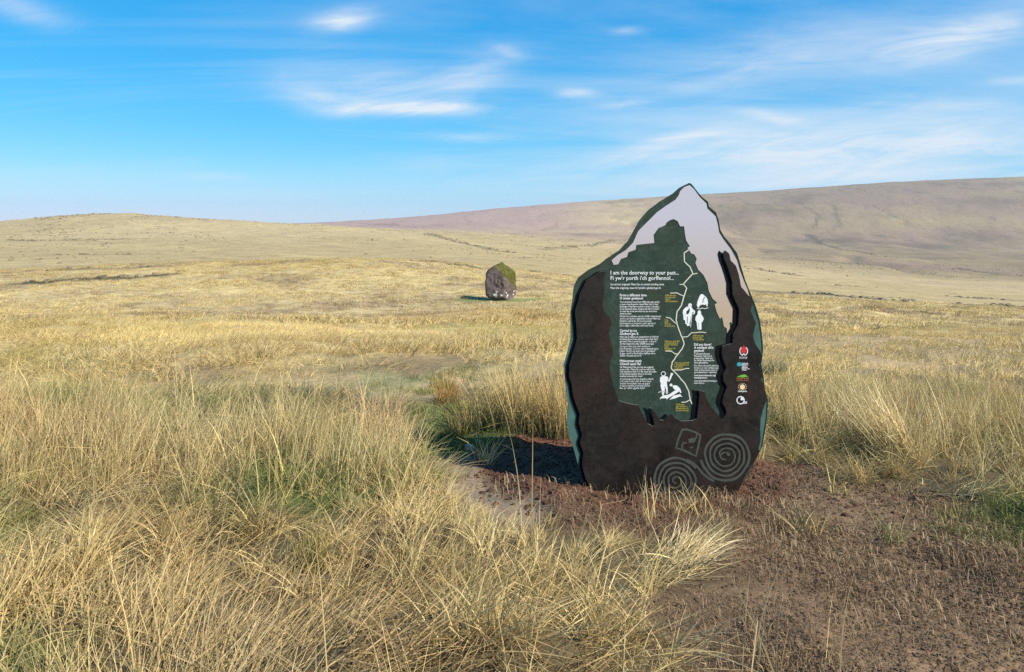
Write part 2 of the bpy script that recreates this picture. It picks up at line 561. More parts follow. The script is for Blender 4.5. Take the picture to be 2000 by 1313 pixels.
me.polygons.foreach_set('loop_start', st)
me.update(calc_edges=True)
me.validate()
me.polygons.foreach_set('use_smooth', np.ones(len(me.polygons), bool))
at = me.attributes.new('cover', 'FLOAT_COLOR', 'POINT')
cc = np.ones((len(verts), 4), np.float32)
cc[:nv, :3] = gc.reshape(-1, 3)
cc[nv, :3] = LITTER
at.data.foreach_set('color', cc.ravel())

m_ground, t = new_mat('moor_ground')
geo = t.n('ShaderNodeNewGeometry')
pos = geo.outputs['Position']
att = t.n('ShaderNodeAttribute', attribute_name='cover')
na = t.noise(pos, 0.9, 6, 0.62)
nb = t.noise(pos, 14.0, 5, 0.65)
nc_ = t.noise(pos, 0.09, 6, 0.66)
nd_ = t.noise(pos, 75.0, 4, 0.7)
var = t.m('MULTIPLY', t.rng(na, 0.3, 0.7, 0.72, 1.24), t.m('MULTIPLY', t.m('MULTIPLY', t.rng(nb, 0.3, 0.7, 0.75, 1.22), t.rng(nd_, 0.3, 0.7, 0.72, 1.25)), t.rng(nc_, 0.3, 0.7, 0.84, 1.14)))
colr = t.mix(1.0, att.outputs['Color'], t.comb(var, var, var), 'MULTIPLY')
hgt = t.m('ADD', t.m('MULTIPLY', na, 0.35), t.m('ADD', t.m('ADD', t.m('MULTIPLY', nb, 0.05), t.m('MULTIPLY', nd_, 0.016)), t.m('MULTIPLY', nc_, 1.6)))
finish(m_ground, t, pbsdf(t, colr, 0.95, 0, hgt, 0.55, 0.6, 0.1))
me.materials.append(m_ground)
ground = kind(bpy.data.objects.new('ground', me), 'structure')
COL.objects.link(ground)


# ------------------------------------------------------------------ standing stone
def boulder(name, planes, centre, sub, rough, seed, mat, k=34.0):
    bm = bmesh.new()
    bmesh.ops.create_icosphere(bm, subdivisions=sub, radius=1.0)
    co = np.array([v.co[:] for v in bm.verts])
    co /= np.linalg.norm(co, axis=1)[:, None]
    acc = np.zeros(len(co))
    for nrm, dist in planes:
        nrm = np.array(nrm, float)
        nrm /= np.linalg.norm(nrm)
        q = np.maximum(co @ nrm, 0) / dist
        acc += q ** k
    rr = acc ** (-1.0 / k)
    p = co * rr[:, None]
    nn = (fbm(p[:, 0] * 1.9 + p[:, 1] * 1.3, p[:, 2] * 1.9 - p[:, 1] * 0.7, seed, 5, 0.6) - 0.5) * rough
    nn += (np.abs(fbm(p[:, 0] * 3.3 - p[:, 1], p[:, 2] * 1.3, seed + 9, 4) - 0.5) - 0.12) * rough * 0.9
    p = p + co * nn[:, None]
    for v, q in zip(bm.verts, p):
        v.co = q + np.array(centre)
    me = bpy.data.meshes.new(name)
    bm.to_mesh(me)
    bm.free()
    me.polygons.foreach_set('use_smooth', [True] * len(me.polygons))
    me.materials.append(mat)
    o = bpy.data.objects.new(name, me)
    COL.objects.link(o)
    return o


m_stone, t = new_mat('weathered_gritstone')
tcx = t.n('ShaderNodeTexCoord')
pos = tcx.outputs['Object']
sp = t.n('ShaderNodeSeparateXYZ')
t.put(sp.inputs[0], pos)
n1 = t.noise(pos, 1.6, 6, 0.65)
n2 = t.noise(pos, 6.0, 5, 0.6)
n3 = t.noise(t.mapping(pos, (1.2, 1.2, 2.4), loc=(4, 2, 0)), 1.5, 5, 0.7)
base = t.mix(t.rng(n1, 0.3, 0.7), (.066, .049, .043, 1), (.185, .143, .124, 1))
base = t.mix(t.rng(n2, 0.55, 0.75), base, (.075, .06, .055, 1))
moss = t.m('ADD', t.m('MULTIPLY', t.m('SUBTRACT', sp.outputs[2], 1.95), 0.75), t.m('MULTIPLY', sp.outputs[0], 0.75))
moss = t.m('ADD', moss, t.m('MULTIPLY', t.m('SUBTRACT', n3, 0.5), 2.2))
mossm = t.rng(moss, 0.30, 0.62)
mc = t.mix(t.rng(n2, 0.3, 0.7), (.045, .048, .011, 1), (.125, .120, .026, 1))
base = t.mix(mossm, base, mc)
band = t.m('MULTIPLY', t.rng(sp.outputs[2], 0.25, 0.45), t.rng(sp.outputs[2], 1.05, 0.75))
lich = t.m('MULTIPLY', t.rng(t.noise(pos, 3.0, 2, 0.5), 0.57, 0.61), band)
base = t.mix(lich, base, (.66, .62, .57, 1))
finish(m_stone, t, pbsdf(t, base, 0.9, 0, t.m('ADD', n1, t.m('MULTIPLY', n2, 0.4)), 0.8, 0.12, 0.15))

SM = 68.0 / F                     # metres per photograph pixel at the stone
sil = [(951, 526), (968, 516), (981, 508.5), (990, 514), (1000, 523), (1007.5, 531), (1009, 545), (1011, 561), (1008, 574), (1000, 583),
       (992, 590), (968, 588), (958, 580), (951, 574), (948.5, 558), (948.5, 542)]
scx, scz = 979.5, 550
planes = []
for i in range(len(sil)):
    (x1, y1), (x2, y2) = sil[i], sil[(i + 1) % len(sil)]
    ax, az, bx, bz = (x1 - scx) * SM, (scz - y1) * SM, (x2 - scx) * SM, (scz - y2) * SM
    nx, nz = -(bz - az), (bx - ax)
    L = math.hypot(nx, nz)
    nx, nz = nx / L, nz / L
    dd = nx * ax + nz * az
    if dd < 0:
        nx, nz, dd = -nx, -nz, -dd
    planes.append(((nx, 0.12, nz), dd))
planes += [((-0.16, -1, 0.05), 0.62), ((0.62, -0.95, -0.05), 0.72), ((0.35, -0.8, 0.55), 1.02), ((0.2, 1, 0.08), 0.6), ((-0.5, 1, 0), 0.8),
           ((0.6, 0.5, 0.75), 1.45), ((-0.1, -0.7, -0.7), 1.35)]
stone_z = float(height(STONE_XY[0], STONE_XY[1]))
stone = boulder('standing_stone', planes, (0, 0, (585 - scz) * SM), 5, 0.34, 40, m_stone)
stone.location = (STONE_XY[0], STONE_XY[1], stone_z - 0.02)
tag(stone, 'tall grey standing stone with mossy top alone on the moor', 'stone')

# ------------------------------------------------------------------ information sign
SY = 4.42                       # distance of the sign's face
S = SY / F


def Z1(x, y):
    return (1080 + x * 0.25898, 340 + y * 0.25895)


def Z2(x, y):
    return (1080 + x * 0.25898, 660 + y * 0.25895)


def LP(p):
    """photograph position on the sign -> metres on the sign's face"""
    return ((p[0] - 1300) * S, CZ - (p[1] - H0) * S)


sign = bpy.data.objects.new('information_sign', None)
sign.location = (300 * S, SY, 0.0)
COL.objects.link(sign)
tag(sign, 'stone-shaped dark green and brown information sign with white lettering and spirals', 'sign')


def slab(name, poly, y0, y1, mat, parent, holes=None):
    """flat plate: outline (u, v) from depth y0 (front) to y1 (back)"""
    n = len(poly)
    tri = tessellate_polygon([[Vector((a, b, 0)) for a, b in poly]])
    vs = [(a, y0, b) for a, b in poly] + [(a, y1, b) for a, b in poly]
    fs = []
    for q in tri:
        a, b, c = [poly[i] for i in q]
        area = (b[0] - a[0]) * (c[1] - a[1]) - (c[0] - a[0]) * (b[1] - a[1])
        q = tuple(q) if area > 0 else tuple(reversed(q))
        fs.append(q)
        fs.append(tuple(reversed([i + n for i in q])))
    ar = sum(poly[i][0] * poly[(i + 1) % n][1] - poly[(i + 1) % n][0] * poly[i][1] for i in range(n))
    for i in range(n):
        j = (i + 1) % n
        f = (i, i + n, j + n, j) if ar > 0 else (j, j + n, i + n, i)
        fs.append(f)
    return mesh_obj(name, vs, fs, mat, parent)


def refine(pts, step, amp, seed, closed=True):
    """break long straight edges into an uneven cut edge"""
    out = []
    n = len(pts)
    rnd = np.random.default_rng(seed)
    for i in range(n if closed else n - 1):
        a, b = np.array(pts[i]), np.array(pts[(i + 1) % n])
        L = np.linalg.norm(b - a)
        k = max(1, int(L / step))
        nrm = np.array([-(b - a)[1], (b - a)[0]]) / (L + 1e-9)
        for j in range(k):
            f = j / k
            o = nrm * rnd.normal(0, amp) if j else 0
            out.append(tuple(a + (b - a) * f + o))
    if not closed:
        out.append(tuple(pts[-1]))
    return out


left = [Z2(330, 1240), Z2(290, 1200), Z2(240, 1140), Z2(200, 1000), Z2(160, 850), Z2(115, 720), Z2(105, 600), Z2(115, 500), Z2(95, 400), Z2(90, 300),
        Z2(80, 200), Z2(108, 100), Z2(132, 0)] + [Z1(130, 1050), Z1(145, 950), Z1(155, 850), Z1(190, 780), Z1(270, 720), Z1(350, 680),
        Z1(400, 640), Z1(500, 575), Z1(560, 510), Z1(600, 440), Z1(650, 350), Z1(720, 270), Z1(800, 210), Z1(900, 150), Z1(950, 105), Z1(1000, 80)]
right = [Z1(1030, 68), Z1(1045, 75), Z1(1080, 120), Z1(1120, 170), Z1(1170, 210), Z1(1175, 245), Z1(1230, 290), Z1(1250, 350), Z1(1262, 420), Z1(1290, 470),
         Z1(1340, 530), Z1(1390, 600), Z1(1420, 700), Z1(1450, 800), Z1(1490, 900), Z1(1530, 1000), Z1(1560, 1100), Z1(1575, 1200), Z2(1582, 40),
         Z2(1585, 100), Z2(1572, 200), Z2(1590, 300), Z2(1600, 400), Z2(1622, 470), Z2(1615, 600), Z2(1600, 700), Z2(1580, 820), Z2(1540, 900),
         Z2(1500, 970), Z2(1460, 1050), Z2(1400, 1150), Z2(1370, 1200), Z2(1330, 1240)]
back_poly = [LP((p[0] + 2.5, p[1])) for p in left] + [LP(p) for p in right]
left_g = [LP(p) for p in left]
right_g = [LP((p[0] - (4.6 if p[1] > 380 else 2.5), p[1] + 2.0)) for p in right]
silver_px = [Z1(*p) for p in [(440, 650), (455, 685), (490, 680), (510, 640), (555, 625), (565, 590), (620, 570), (625, 535), (760, 520), (755, 460), (790, 410),
             (845, 385), (850, 370), (875, 350), (905, 340), (935, 355), (955, 395), (985, 395), (990, 440), (1000, 500), (1028, 545), (1010, 557),
             (1040, 600), (1060, 605), (1080, 640), (1070, 670), (1090, 720), (1130, 760), (1160, 820), (1170, 880), (1200, 940), (1235, 970), (1215, 982),
             (1230, 1040), (1255, 1092), (1270, 1075), (1285, 1150), (1305, 1160), (1310, 1215), (1322, 1227), (1337, 1190), (1328, 1150), (1325, 1120),
             (1338, 1115), (1352, 1140), (1400, 1140), (1440, 900), (1476, 920), (1462, 870), (1432, 800), (1402, 720), (1382, 650), (1338, 570), (1280, 492),
             (1248, 440), (1238, 380), (1222, 320), (1160, 262), (1152, 222), (1100, 172), (1062, 118), (1026, 85), (985, 100), (955, 130),
             (945, 160), (920, 195), (850, 240), (780, 290), (700, 370), (640, 430), (600, 520), (545, 575), (480, 615)]]
brown_px = ([Z1(*p) for p in [(395, 735), (370, 732), (340, 740), (300, 770), (250, 800), (230, 840), (200, 900), (185, 960), (165, 1030), (175, 1150)]]
            + [Z2(*p) for p in [(180, 0), (150, 100), (120, 200), (120, 290), (140, 350), (150, 430), (180, 520), (200, 570), (190, 640), (218, 720), (200, 780),
               (228, 860), (217, 950), (242, 1050), (300, 1160), (340, 1238), (1325, 1238), (1350, 1200), (1390, 1130), (1430, 1050), (1470, 980), (1520, 900), (1545, 850),
               (1540, 820), (1555, 760), (1550, 680), (1555, 600), (1570, 540), (1600, 460), (1585, 380), (1560, 310), (1565, 270), (1545, 200), (1560, 150),
               (1555, 100), (1520, 50), (1500, 0)]]
            + [Z1(*p) for p in [(1500, 1200), (1520, 1120), (1480, 1030), (1490, 970), (1470, 920), (1410, 850), (1390, 750), (1370, 690), (1330, 650), (1320, 600),
               (1290, 575), (1280, 600), (1290, 650), (1310, 700), (1330, 760), (1345, 820), (1345, 900), (1370, 960), (1395, 1010), (1390, 1130), (1350, 1200), (1347, 1272)]]
            + [Z2(*p) for p in [(1300, 48), (1270, 56), (1265, 120), (1280, 170), (1300, 220), (1275, 270), (1280, 320), (1305, 360), (1280, 430), (1270, 480), (1300, 540),
               (1300, 570), (1280, 595), (1265, 610), (1240, 580), (1180, 510), (1145, 440), (1135, 400), (1090, 385), (1100, 420), (1090, 500), (1080, 600),
               (1050, 615), (960, 620), (910, 590), (885, 565), (850, 595), (830, 615), (800, 610), (770, 570), (740, 524), (727, 518), (742, 560), (760, 648), (745, 657), (710, 640),
               (670, 570), (635, 500), (600, 495), (550, 485), (490, 465), (480, 430), (450, 350), (425, 250), (420, 180), (450, 120), (440, 50)]]
            + [Z1(*p) for p in [(415, 1200), (435, 1130), (425, 1080), (380, 1030), (370, 980), (385, 880), (375, 800)]])


def mottle(name, cols, rough, sc, spec=0.35, rim=None):
    m, t = new_mat(name)
    tcx = t.n('ShaderNodeTexCoord')
    p = tcx.outputs['Object']
    a = t.noise(p, sc, 6, 0.68, 0.4)
    b = t.noise(p, sc * 0.35, 4, 0.6)
    cfine = t.noise(p, sc * 9, 3, 0.6)
    col = t.mix(t.rng(a, 0.36, 0.66), c4(cols[0]), c4(cols[1]))
    col = t.mix(t.rng(b, 0.46, 0.68), col, c4(cols[2]))
    col = t.mix(t.rng(cfine, 0.52, 0.72, 0, 0.75), col, c4(np.array(cols[0]) * 0.45))
    col = t.mix(t.rng(t.noise(p, sc * 2.6, 4, 0.7), 0.54, 0.70, 0, 0.6), col, c4(np.array(cols[1]) * 1.45))
    if rim:                                  # sunlit look of the outer edges put into the colour
        sx = t.n('ShaderNodeSeparateXYZ')
        t.put(sx.inputs[0], p)
        e = t.m('ADD', t.m('ABSOLUTE', sx.outputs[0]), t.m('MULTIPLY', t.m('SUBTRACT', b, 0.5), 0.05))
        col = t.mix(t.m('MULTIPLY', t.rng(e, 0.44, 0.52), t.rng(sx.outputs[2], 1.25, 0.8)), col, t.mix(t.rng(a, 0.3, 0.7), c4(np.array(rim) * 0.7), c4(np.array(rim) * 1.2)))
    rr = t.rng(a, 0.3, 0.7, rough - 0.08, rough + 0.1)
    return finish(m, t, pbsdf(t, col, rr, 0, cfine, 0.15, 0.002, spec))


def plain(name, col, rough=0.6, metal=0.0, spec=0.3):
    m, t = new_mat(name)
    tcx = t.n('ShaderNodeTexCoord')
    n = t.noise(tcx.outputs['Object'], 30, 4, 0.6)
    cc_ = t.mix(t.rng(n, 0.3, 0.7), c4(np.array(col) * 0.88), c4(np.minimum(np.array(col) * 1.06, 1)))
    return finish(m, t, pbsdf(t, cc_, rough, metal, None, spec=spec))


m_green = mottle('printed_green_slate', [(.017, .035, .025), (.036, .060, .046), (.032, .043, .026)], 0.6, 9, 0.2, (.062, .13, .11))
m_backp = mottle('dark_green_backing', [(.006, .018, .016), (.011, .028, .024), (.008, .019, .018)], 0.5, 9, 0.2)
m_brown = mottle('printed_brown_slate', [(.0045, .004, .0036), (.020, .0148, .0115), (.030, .015, .009)], 0.46, 6, 0.35)
m_edge = plain('pale_cut_edge', (.13, .155, .14), 0.6)
m_black = plain('shadow_band', (.004, .004, .005), 0.7, spec=0.1)
m_white = plain('white_print', (.72, .73, .72), 0.6)
m_cream = plain('cream_print', (.62, .60, .48), 0.55)
m_yellow = plain('yellow_print', (.46, .38, .06), 0.6)
m_red = plain('red_print', (.55, .03, .03), 0.55)
m_orange = plain('orange_print', (.50, .17, .05), 0.55)
m_teal = plain('teal_print', (.03, .33, .36), 0.55)
m_leaf = plain('green_print', (.16, .36, .05), 0.55)
m_tan = plain('sun_print', (.75, .58, .33), 0.55)
m_carve = plain('grey_green_carving', (.058, .062, .050), 0.65)
m_dark = plain('dark_print', (.015, .028, .022), 0.6)
m_silver, t = new_mat('printed_lilac_to_sand')
tcx = t.n('ShaderNodeTexCoord')
spz = t.n('ShaderNodeSeparateXYZ')
t.put(spz.inputs[0], tcx.outputs['Object'])
nb_ = t.noise(tcx.outputs['Object'], 3, 3, 0.5)
fz = t.rng(t.m('ADD', spz.outputs[2], t.m('MULTIPLY', nb_, 0.06)), 1.08, 1.66)
gr = t.mix(fz, (.43, .33, .235, 1), (.44, .43, .49, 1))
finish(m_silver, t, pbsdf(t, gr, 0.5, 0.0, spec=0.25))

slab('back_plate', back_poly, 0.0, 0.03, m_backp, sign)
gp = slab('green_plate', refine(left_g + right_g, 0.03, 0.0008, 3), -0.012, -0.0005, m_green, sign)
slab('sky_inlay', [LP(p) for p in silver_px], -0.0142, -0.0121, m_silver, sign)
YB0, YB1 = -0.027, -0.0164
slab('shadow_band', [LP((p[0] - (6.0 if p[0] < 1200 else 11.0), p[1] + 0.5)) for p in brown_px], -0.0163, -0.0143, m_black, sign)  # black plate shifted left, standing in for the brown plate's cast shadow
bp = slab('brown_plate', refine([LP(p) for p in brown_px], 0.02, 0.0007, 4), YB0, YB1, m_brown, sign)
bp.data.materials.append(m_edge)
for p in bp.data.polygons:                 # cut edges of the plate show the pale core
    if abs(p.normal.y) < 0.5:
        p.material_index = 1


def ribbon_geo(pts, wd):
    """flat stroke along (u, v) points, widths wd (number or list)"""
    P = np.array(pts, float)
    n = len(P)
    W = np.full(n, wd) if np.isscalar(wd) else np.array(wd, float)
    T = np.gradient(P, axis=0)
    T /= np.linalg.norm(T, axis=1)[:, None] + 1e-9
    N = np.stack([-T[:, 1], T[:, 0]], 1)
    A, B = P + N * W[:, None] / 2, P - N * W[:, None] / 2
    vs = np.concatenate([A, B])
    fs = [(i, i + n, i + n + 1, i + 1) for i in range(n - 1)]
    return vs, fs


class Flat:
    """collects flat printed shapes on one plane of the sign"""
    def __init__(self):
        self.v, self.f, self.n = [], [], 0

    def add(self, vs, fs):
        o = len(self.v)
        self.v += [(p[0], p[1], 0.00012 * (self.n % 7)) for p in vs]      # each stroke a hair above the last
        self.n += 1
        self.f += [tuple(i + o for i in q) for q in fs]

    def stroke(self, pts, wd):
        self.add(*ribbon_geo(pts, wd))

    def poly(self, pts):
        pts = [tuple(p) for p in pts]
        tri = tessellate_polygon([[Vector((a, b, 0)) for a, b in pts]])
        fs = []
        for q in tri:
            a, b, c = [pts[i] for i in q]
            fs.append(tuple(q) if (b[0] - a[0]) * (c[1] - a[1]) - (c[0] - a[0]) * (b[1] - a[1]) > 0 else tuple(reversed(q)))
        self.add(pts, fs)

    def disc(self, c, rx, ry=None, n=20):
        ry = ry or rx
        self.poly([(c[0] + rx * math.cos(2 * math.pi * i / n), c[1] + ry * math.sin(2 * math.pi * i / n)) for i in range(n)])

    def build(self, name, y, mat, parent):
        fs = []
        for f in self.f:                      # face the reader
            a, b, c = [self.v[i] for i in f[:3]]
            ok = (b[0] - a[0]) * (c[1] - a[1]) - (c[0] - a[0]) * (b[1] - a[1]) > 0
            fs.append(f if ok else tuple(reversed(f)))
        return mesh_obj(name, [(a, y - k, b) for a, b, k in self.v], fs, mat, parent)


YG, YB = -0.0130, YB0 - 0.0008     # print planes on the green and on the brown plate
# streams of the map
river = Flat()
RV = [[Z1(*p) for p in [(1040, 555), (985, 595), (988, 660), (1030, 700), (1050, 750), (980, 830), (1005, 860), (985, 920), (965, 990), (935, 1030), (925, 1100),
      (945, 1170), (970, 1230), (985, 1280)]] + [Z2(*p) for p in [(970, 80), (940, 120), (895, 180), (890, 230), (930, 270), (990, 340), (1020, 400), (1030, 460), (1045, 495)]],
      [Z1(1050, 755), Z1(1085, 748)], [Z1(980, 832), Z1(950, 832)], [Z1(985, 920), Z1(960, 910), Z1(930, 895), Z1(880, 897)],
      [Z1(925, 1125), Z1(900, 1105), Z1(880, 1085), Z1(848, 1078)], [Z1(970, 1228), Z1(1010, 1225), Z1(1040, 1195), Z1(1110, 1190), Z1(1150, 1195)],
      [Z2(945, 118), Z2(915, 118), Z2(890, 100), Z2(845, 98)], [Z2(905, 240), Z2(960, 240), Z2(1000, 228), Z2(1025, 228)], [Z2(1035, 462), Z2(1000, 480), Z2(965, 482)]]
for k, l in enumerate(RV):
    pts = refine([LP(p) for p in l], 0.012, 0.0007, 20 + k, False)
    river.stroke(pts, 0.0062 if k == 0 else 0.0050)
river.build('map_streams', YG - 0.0006, m_cream, sign)

# illustrations
Z3 = lambda x, y: LP((1320 + x * 0.10664, 540 + y * 0.10663))
Z4 = lambda x, y: LP((1180 + x * 0.1142, 670 + y * 0.11424))
f = Flat()
f.poly([Z3(*p) for p in [(375, 520), (385, 460), (410, 390), (440, 330), (475, 318), (510, 345), (545, 375), (570, 420), (578, 480), (565, 550), (550, 540), (545, 500), (525, 520),
                         (500, 515), (480, 510), (460, 515), (430, 530), (405, 572), (385, 555)]])
f.stroke([Z3(*p) for p in [(375, 585), (430, 592), (470, 575), (520, 588), (585, 568)]], 0.0035)
o = f.build('stone_drawing', YG - 0.0004, m_white, sign)
f = Flat()
f.stroke([Z3(*p) for p in [(520, 370), (490, 430), (480, 480)]], 0.004)
f.build('crease', YG - 0.0008, m_dark, o)
f = Flat()
f.disc(Z3(250, 522), 34 * 0.10664 * S)
f.poly([Z3(*p) for p in [(225, 545), (280, 555), (300, 600), (335, 620), (345, 650), (325, 690), (300, 690), (318, 650), (295, 640), (290, 700), (265, 745), (260, 800), (240, 850),
                         (245, 895), (195, 905), (190, 870), (165, 865), (160, 800), (132, 790), (125, 700), (115, 660), (125, 610), (160, 570), (200, 550)]])
o = f.build('walker_drawing', YG - 0.0004, m_white, sign)
f = Flat()
f.stroke([Z3(*p) for p in [(285, 680), (272, 800), (258, 925)]], 0.0032)
f.build('walking_stick', YG - 0.0009, m_white, o)
f = Flat()
f.poly([Z3(*p) for p in [(240, 562), (246, 630), (222, 680), (182, 690), (186, 632), (220, 604)]])
f.stroke([Z3(*p) for p in [(205, 730), (200, 850)]], 0.003)
f.build('rucksack_shade', YG - 0.0012, m_dark, o)
f = Flat()
f.disc(Z3(420, 662), 33 * 0.10664 * S, 46 * 0.10664 * S)
f.poly([Z3(*p) for p in [(385, 690), (455, 690), (490, 740), (500, 775), (475, 830), (458, 835), (460, 960), (440, 975), (412, 970), (408, 850), (402, 850), (408, 965), (385, 965),
                         (370, 830), (345, 790), (355, 730)]])
f.build('child_drawing', YG - 0.0004, m_white, sign)
f = Flat()
f.disc(Z4(1005, 520), 42 * 0.1142 * S)
f.poly([Z4(*p) for p in [(950, 580), (1000, 550), (1080, 570), (1090, 610), (1075, 640), (1062, 680), (1070, 712), (1085, 850), (1050, 860), (1052, 800), (1030, 720), (1028, 800), (1010, 890), (985, 890),
                         (975, 800), (955, 720), (962, 690), (945, 640)]])
f.stroke([Z4(*p) for p in [(1070, 610), (1100, 645), (1120, 600), (1142, 535)]], 0.010)
f.disc(Z4(1148, 526), 22 * 0.1142 * S)
f.poly([Z4(*p) for p in [(945, 960), (950, 925), (1000, 890), (1100, 872), (1200, 805), (1270, 780), (1285, 812), (1200, 868), (1100, 925), (1060, 955), (1050, 935), (965, 938)]])
f.poly([Z4(*p) for p in [(1105, 962), (1180, 890), (1290, 868), (1330, 915), (1290, 905), (1200, 938)]])
f.disc(Z4(1135, 710), 24 * 0.1142 * S)
f.poly([Z4(*p) for p in [(1158, 730), (1180, 715), (1235, 720), (1290, 770), (1315, 840), (1290, 850), (1270, 790), (1215, 800), (1180, 775)]])
f.stroke([Z4(*p) for p in [(918, 838), (960, 825), (1080, 830)]], 0.003)
o = f.build('stone_age_drawing', YG - 0.0004, m_white, sign)
f = Flat()
f.disc(Z4(1003, 518), 30 * 0.1142 * S)
f.build('hair', YG - 0.0008, m_dark, o)

# spirals cut into the brown plate
Z7 = lambda x, y: LP((1220 + x * 0.14, 810 + y * 0.14))


def spiral(f, c, r0, r1, turns, a0, w0, w1, seed, sgn=1, clip=None, yx=1.0):
    n = int(turns * 46)
    rnd = np.random.default_rng(seed)
    ph = rnd.random(4) * 6.28
    P, W = [], []
    for i in range(n + 1):
        q = i / n
        a = a0 + sgn * q * turns * 2 * math.pi
        rr = (r0 + (r1 - r0) * q) * (1 + 0.018 * math.sin(3 * a + ph[0]) + 0.012 * math.sin(7 * a * 0.9 + ph[1])) + rnd.normal(0, 1.6)
        P.append(Z7(c[0] + rr * math.cos(a), c[1] + rr * math.sin(a) * yx))
        W.append((w0 + (w1 - w0) * q) * 0.14 * S * (1 + 0.12 * math.sin(5 * a + ph[2])))
    f.stroke(P, W)


f = Flat()
spiral(f, (1395, 555), 95, 352, 3.95, 3.3, 20, 36, 1)
f.build('spiral_carving', YB, m_carve, sign)
f = Flat()
f.stroke([Z7(*p) for p in [(1420, 505), (1355, 510), (1310, 555), (1340, 600), (1400, 610)]], [0.004, 0.010, 0.011, 0.012, 0.005])
f.poly([Z7(*p) for p in [(1405, 500), (1440, 515), (1455, 550), (1425, 560), (1400, 535)]])
f.build('spiral_heart', YB - 0.0004, m_carve, sign)
f = Flat()
spiral(f, (700, 905), 20, 330, 4.75, 1.0, 20, 34, 2)
f.stroke([Z7(*p) for p in [(850, 605), (940, 655), (1010, 720), (1070, 800), (1150, 865), (1230, 905)]], 0.0135)
f.build('spiral_carving', YB - 0.0004, m_carve, sign)
f = Flat()
dm = [(790, 190), (860, 190), (960, 225), (1040, 265), (1030, 340), (1005, 450), (978, 560), (900, 520), (800, 475), (702, 445), (730, 330), (760, 260), (790, 190)]
f.stroke([Z7(*p) for p in dm], 0.0125)
f.disc(Z7(790, 190), 0.0062)
f.poly([Z7(*p) for p in [(870, 325), (920, 305), (965, 310), (975, 350), (940, 375), (880, 375)]])
f.stroke([Z7(*p) for p in [(965, 330), (985, 290), (990, 250)]], 0.009)
f.stroke([Z7(*p) for p in [(850, 375), (800, 375), (785, 420), (785, 460)]], 0.011)
f.poly([Z7(*p) for p in [(872, 450), (935, 418), (938, 448)]])
f.build('diamond_carving', YB, m_carve, sign)

# emblems on the brown plate
Z5 = lambda x, y: LP((1330 + x * 0.11425, 650 + y * 0.11424))
u5 = 0.1142 * S
f = Flat()
for s_ in (-1, 1):
    f.stroke([(Z5(1048, 300)[0] + s_ * 66 * u5 * math.cos(a), Z5(1048, 300)[1] + 76 * u5 * math.sin(a)) for a in np.linspace(-1.35, 0.95, 16)], 0.0046)
f.poly([Z5(*p) for p in [(1022, 345), (1072, 345), (1065, 362), (1030, 362)]])
o = f.build('emblem', YB, m_white, sign)
f = Flat()
f.poly([Z5(*p) for p in [(1005, 325), (1000, 270), (1022, 225), (1035, 240), (1046, 190), (1062, 235), (1075, 220), (1095, 270), (1090, 325), (1048, 335)]])
f.build('flame', YB - 0.0004, m_red, o)
f = Flat()
f.disc(Z5(972, 525), 42 * u5, 34 * u5)
f.build('emblem', YB, m_teal, sign)
f = Flat()
f.poly([Z5(*p) for p in [(925, 745), (960, 725), (1010, 705), (1060, 698), (1090, 705), (1105, 730), (1140, 748), (1090, 740), (1030, 750), (980, 742)]])
f.build('emblem', YB, m_leaf, sign)
f = Flat()
f.disc(Z5(1027, 912), 44 * u5)
for k in range(12):
    a = 2 * math.pi * k / 12 + 0.15
    c = Z5(1027, 912)
    f.disc((c[0] + 68 * u5 * math.cos(a), c[1] + 62 * u5 * math.sin(a)), 8 * u5, n=6)
f.build('emblem', YB, m_tan, sign)
f = Flat()
c = Z5(995, 1135)
f.stroke([(c[0] + 62 * u5 * math.cos(a), c[1] + 62 * u5 * math.sin(a)) for a in np.linspace(0, 2 * math.pi, 33)], 0.0055)
f.poly([c] + [(c[0] + 62 * u5 * math.cos(a), c[1] + 62 * u5 * math.sin(a)) for a in np.linspace(0.0, 1.5, 9)])
for yy in (1160, 1175, 1190):
    f.stroke([Z5(1035, yy), Z5(1105, yy)], 0.0028)
f.build('emblem', YB, m_white, sign)

# lettering
NPARA = [0]
TEXT = []       # (block, string, x0, x1, baseline, height, bold, plane, material, squash)


def para(block, x0, y0, step, capx, lines, mat, bold=0.0, plane=YG):
    NPARA[0] += 1
    for k, (s, x1) in enumerate(lines):
        TEXT.append((NPARA[0], block, s, x0, x1, y0 + step * k, capx, bold, plane, mat))


para('title_text', 1192, 536, 10.7, 7.6, [('I am the doorway to your past...', 1325)], m_white, 0.018)
para('title_text', 1192, 546.5, 10.7, 7.6, [("Fi yw'r porth i'ch gorffennol...", 1315)], m_white, 0.018)
para('subtitle_text', 1192, 557, 7, 4.0, [('Ice-carried, enigmatic Maen Llia, an ancient standing stone', 1296), ('Maen Llia enigmatig, maen hir hynafol a gludwyd gan iâ.', 1290)], m_white, 0.02)
B = 1210
para('heading_text', B, 578.5, 6, 4.8, [('From a different time', 1262), ('O amser gwahanol', 1255)], m_white, 0.04)
para('body_text', B, 591, 4.55, 3.5, [('Your ancestors stood here 4,000 years ago and for', 1288), ('a reason long forgotten raised Maen Llia. In their', 1285),
     ('landscape it may have marked a route, a boundary', 1287), ('or an important place. Imagine the effort involved', 1286),
     ('to raise the stone and what the site must have', 1282), ('meant to them.', 1233)], m_white, 0.02)
para('body_text', B, 619, 4.55, 3.5, [('Safodd eich cyndeidiau yma dros 4,000 o flynyddoedd', 1290), ('yn ôl ac am reswm a anghofiwyd codwyd Maen Llia.', 1289),
     ('Roedd yn nodi llwybr, ffin neu fan pwysig.', 1272), ("Dychmygwch yr ymdrech i godi'r garreg a'r", 1280), ('hyn a olygai y safle iddyn nhw bryd hynny.', 1276)], m_white, 0.01)
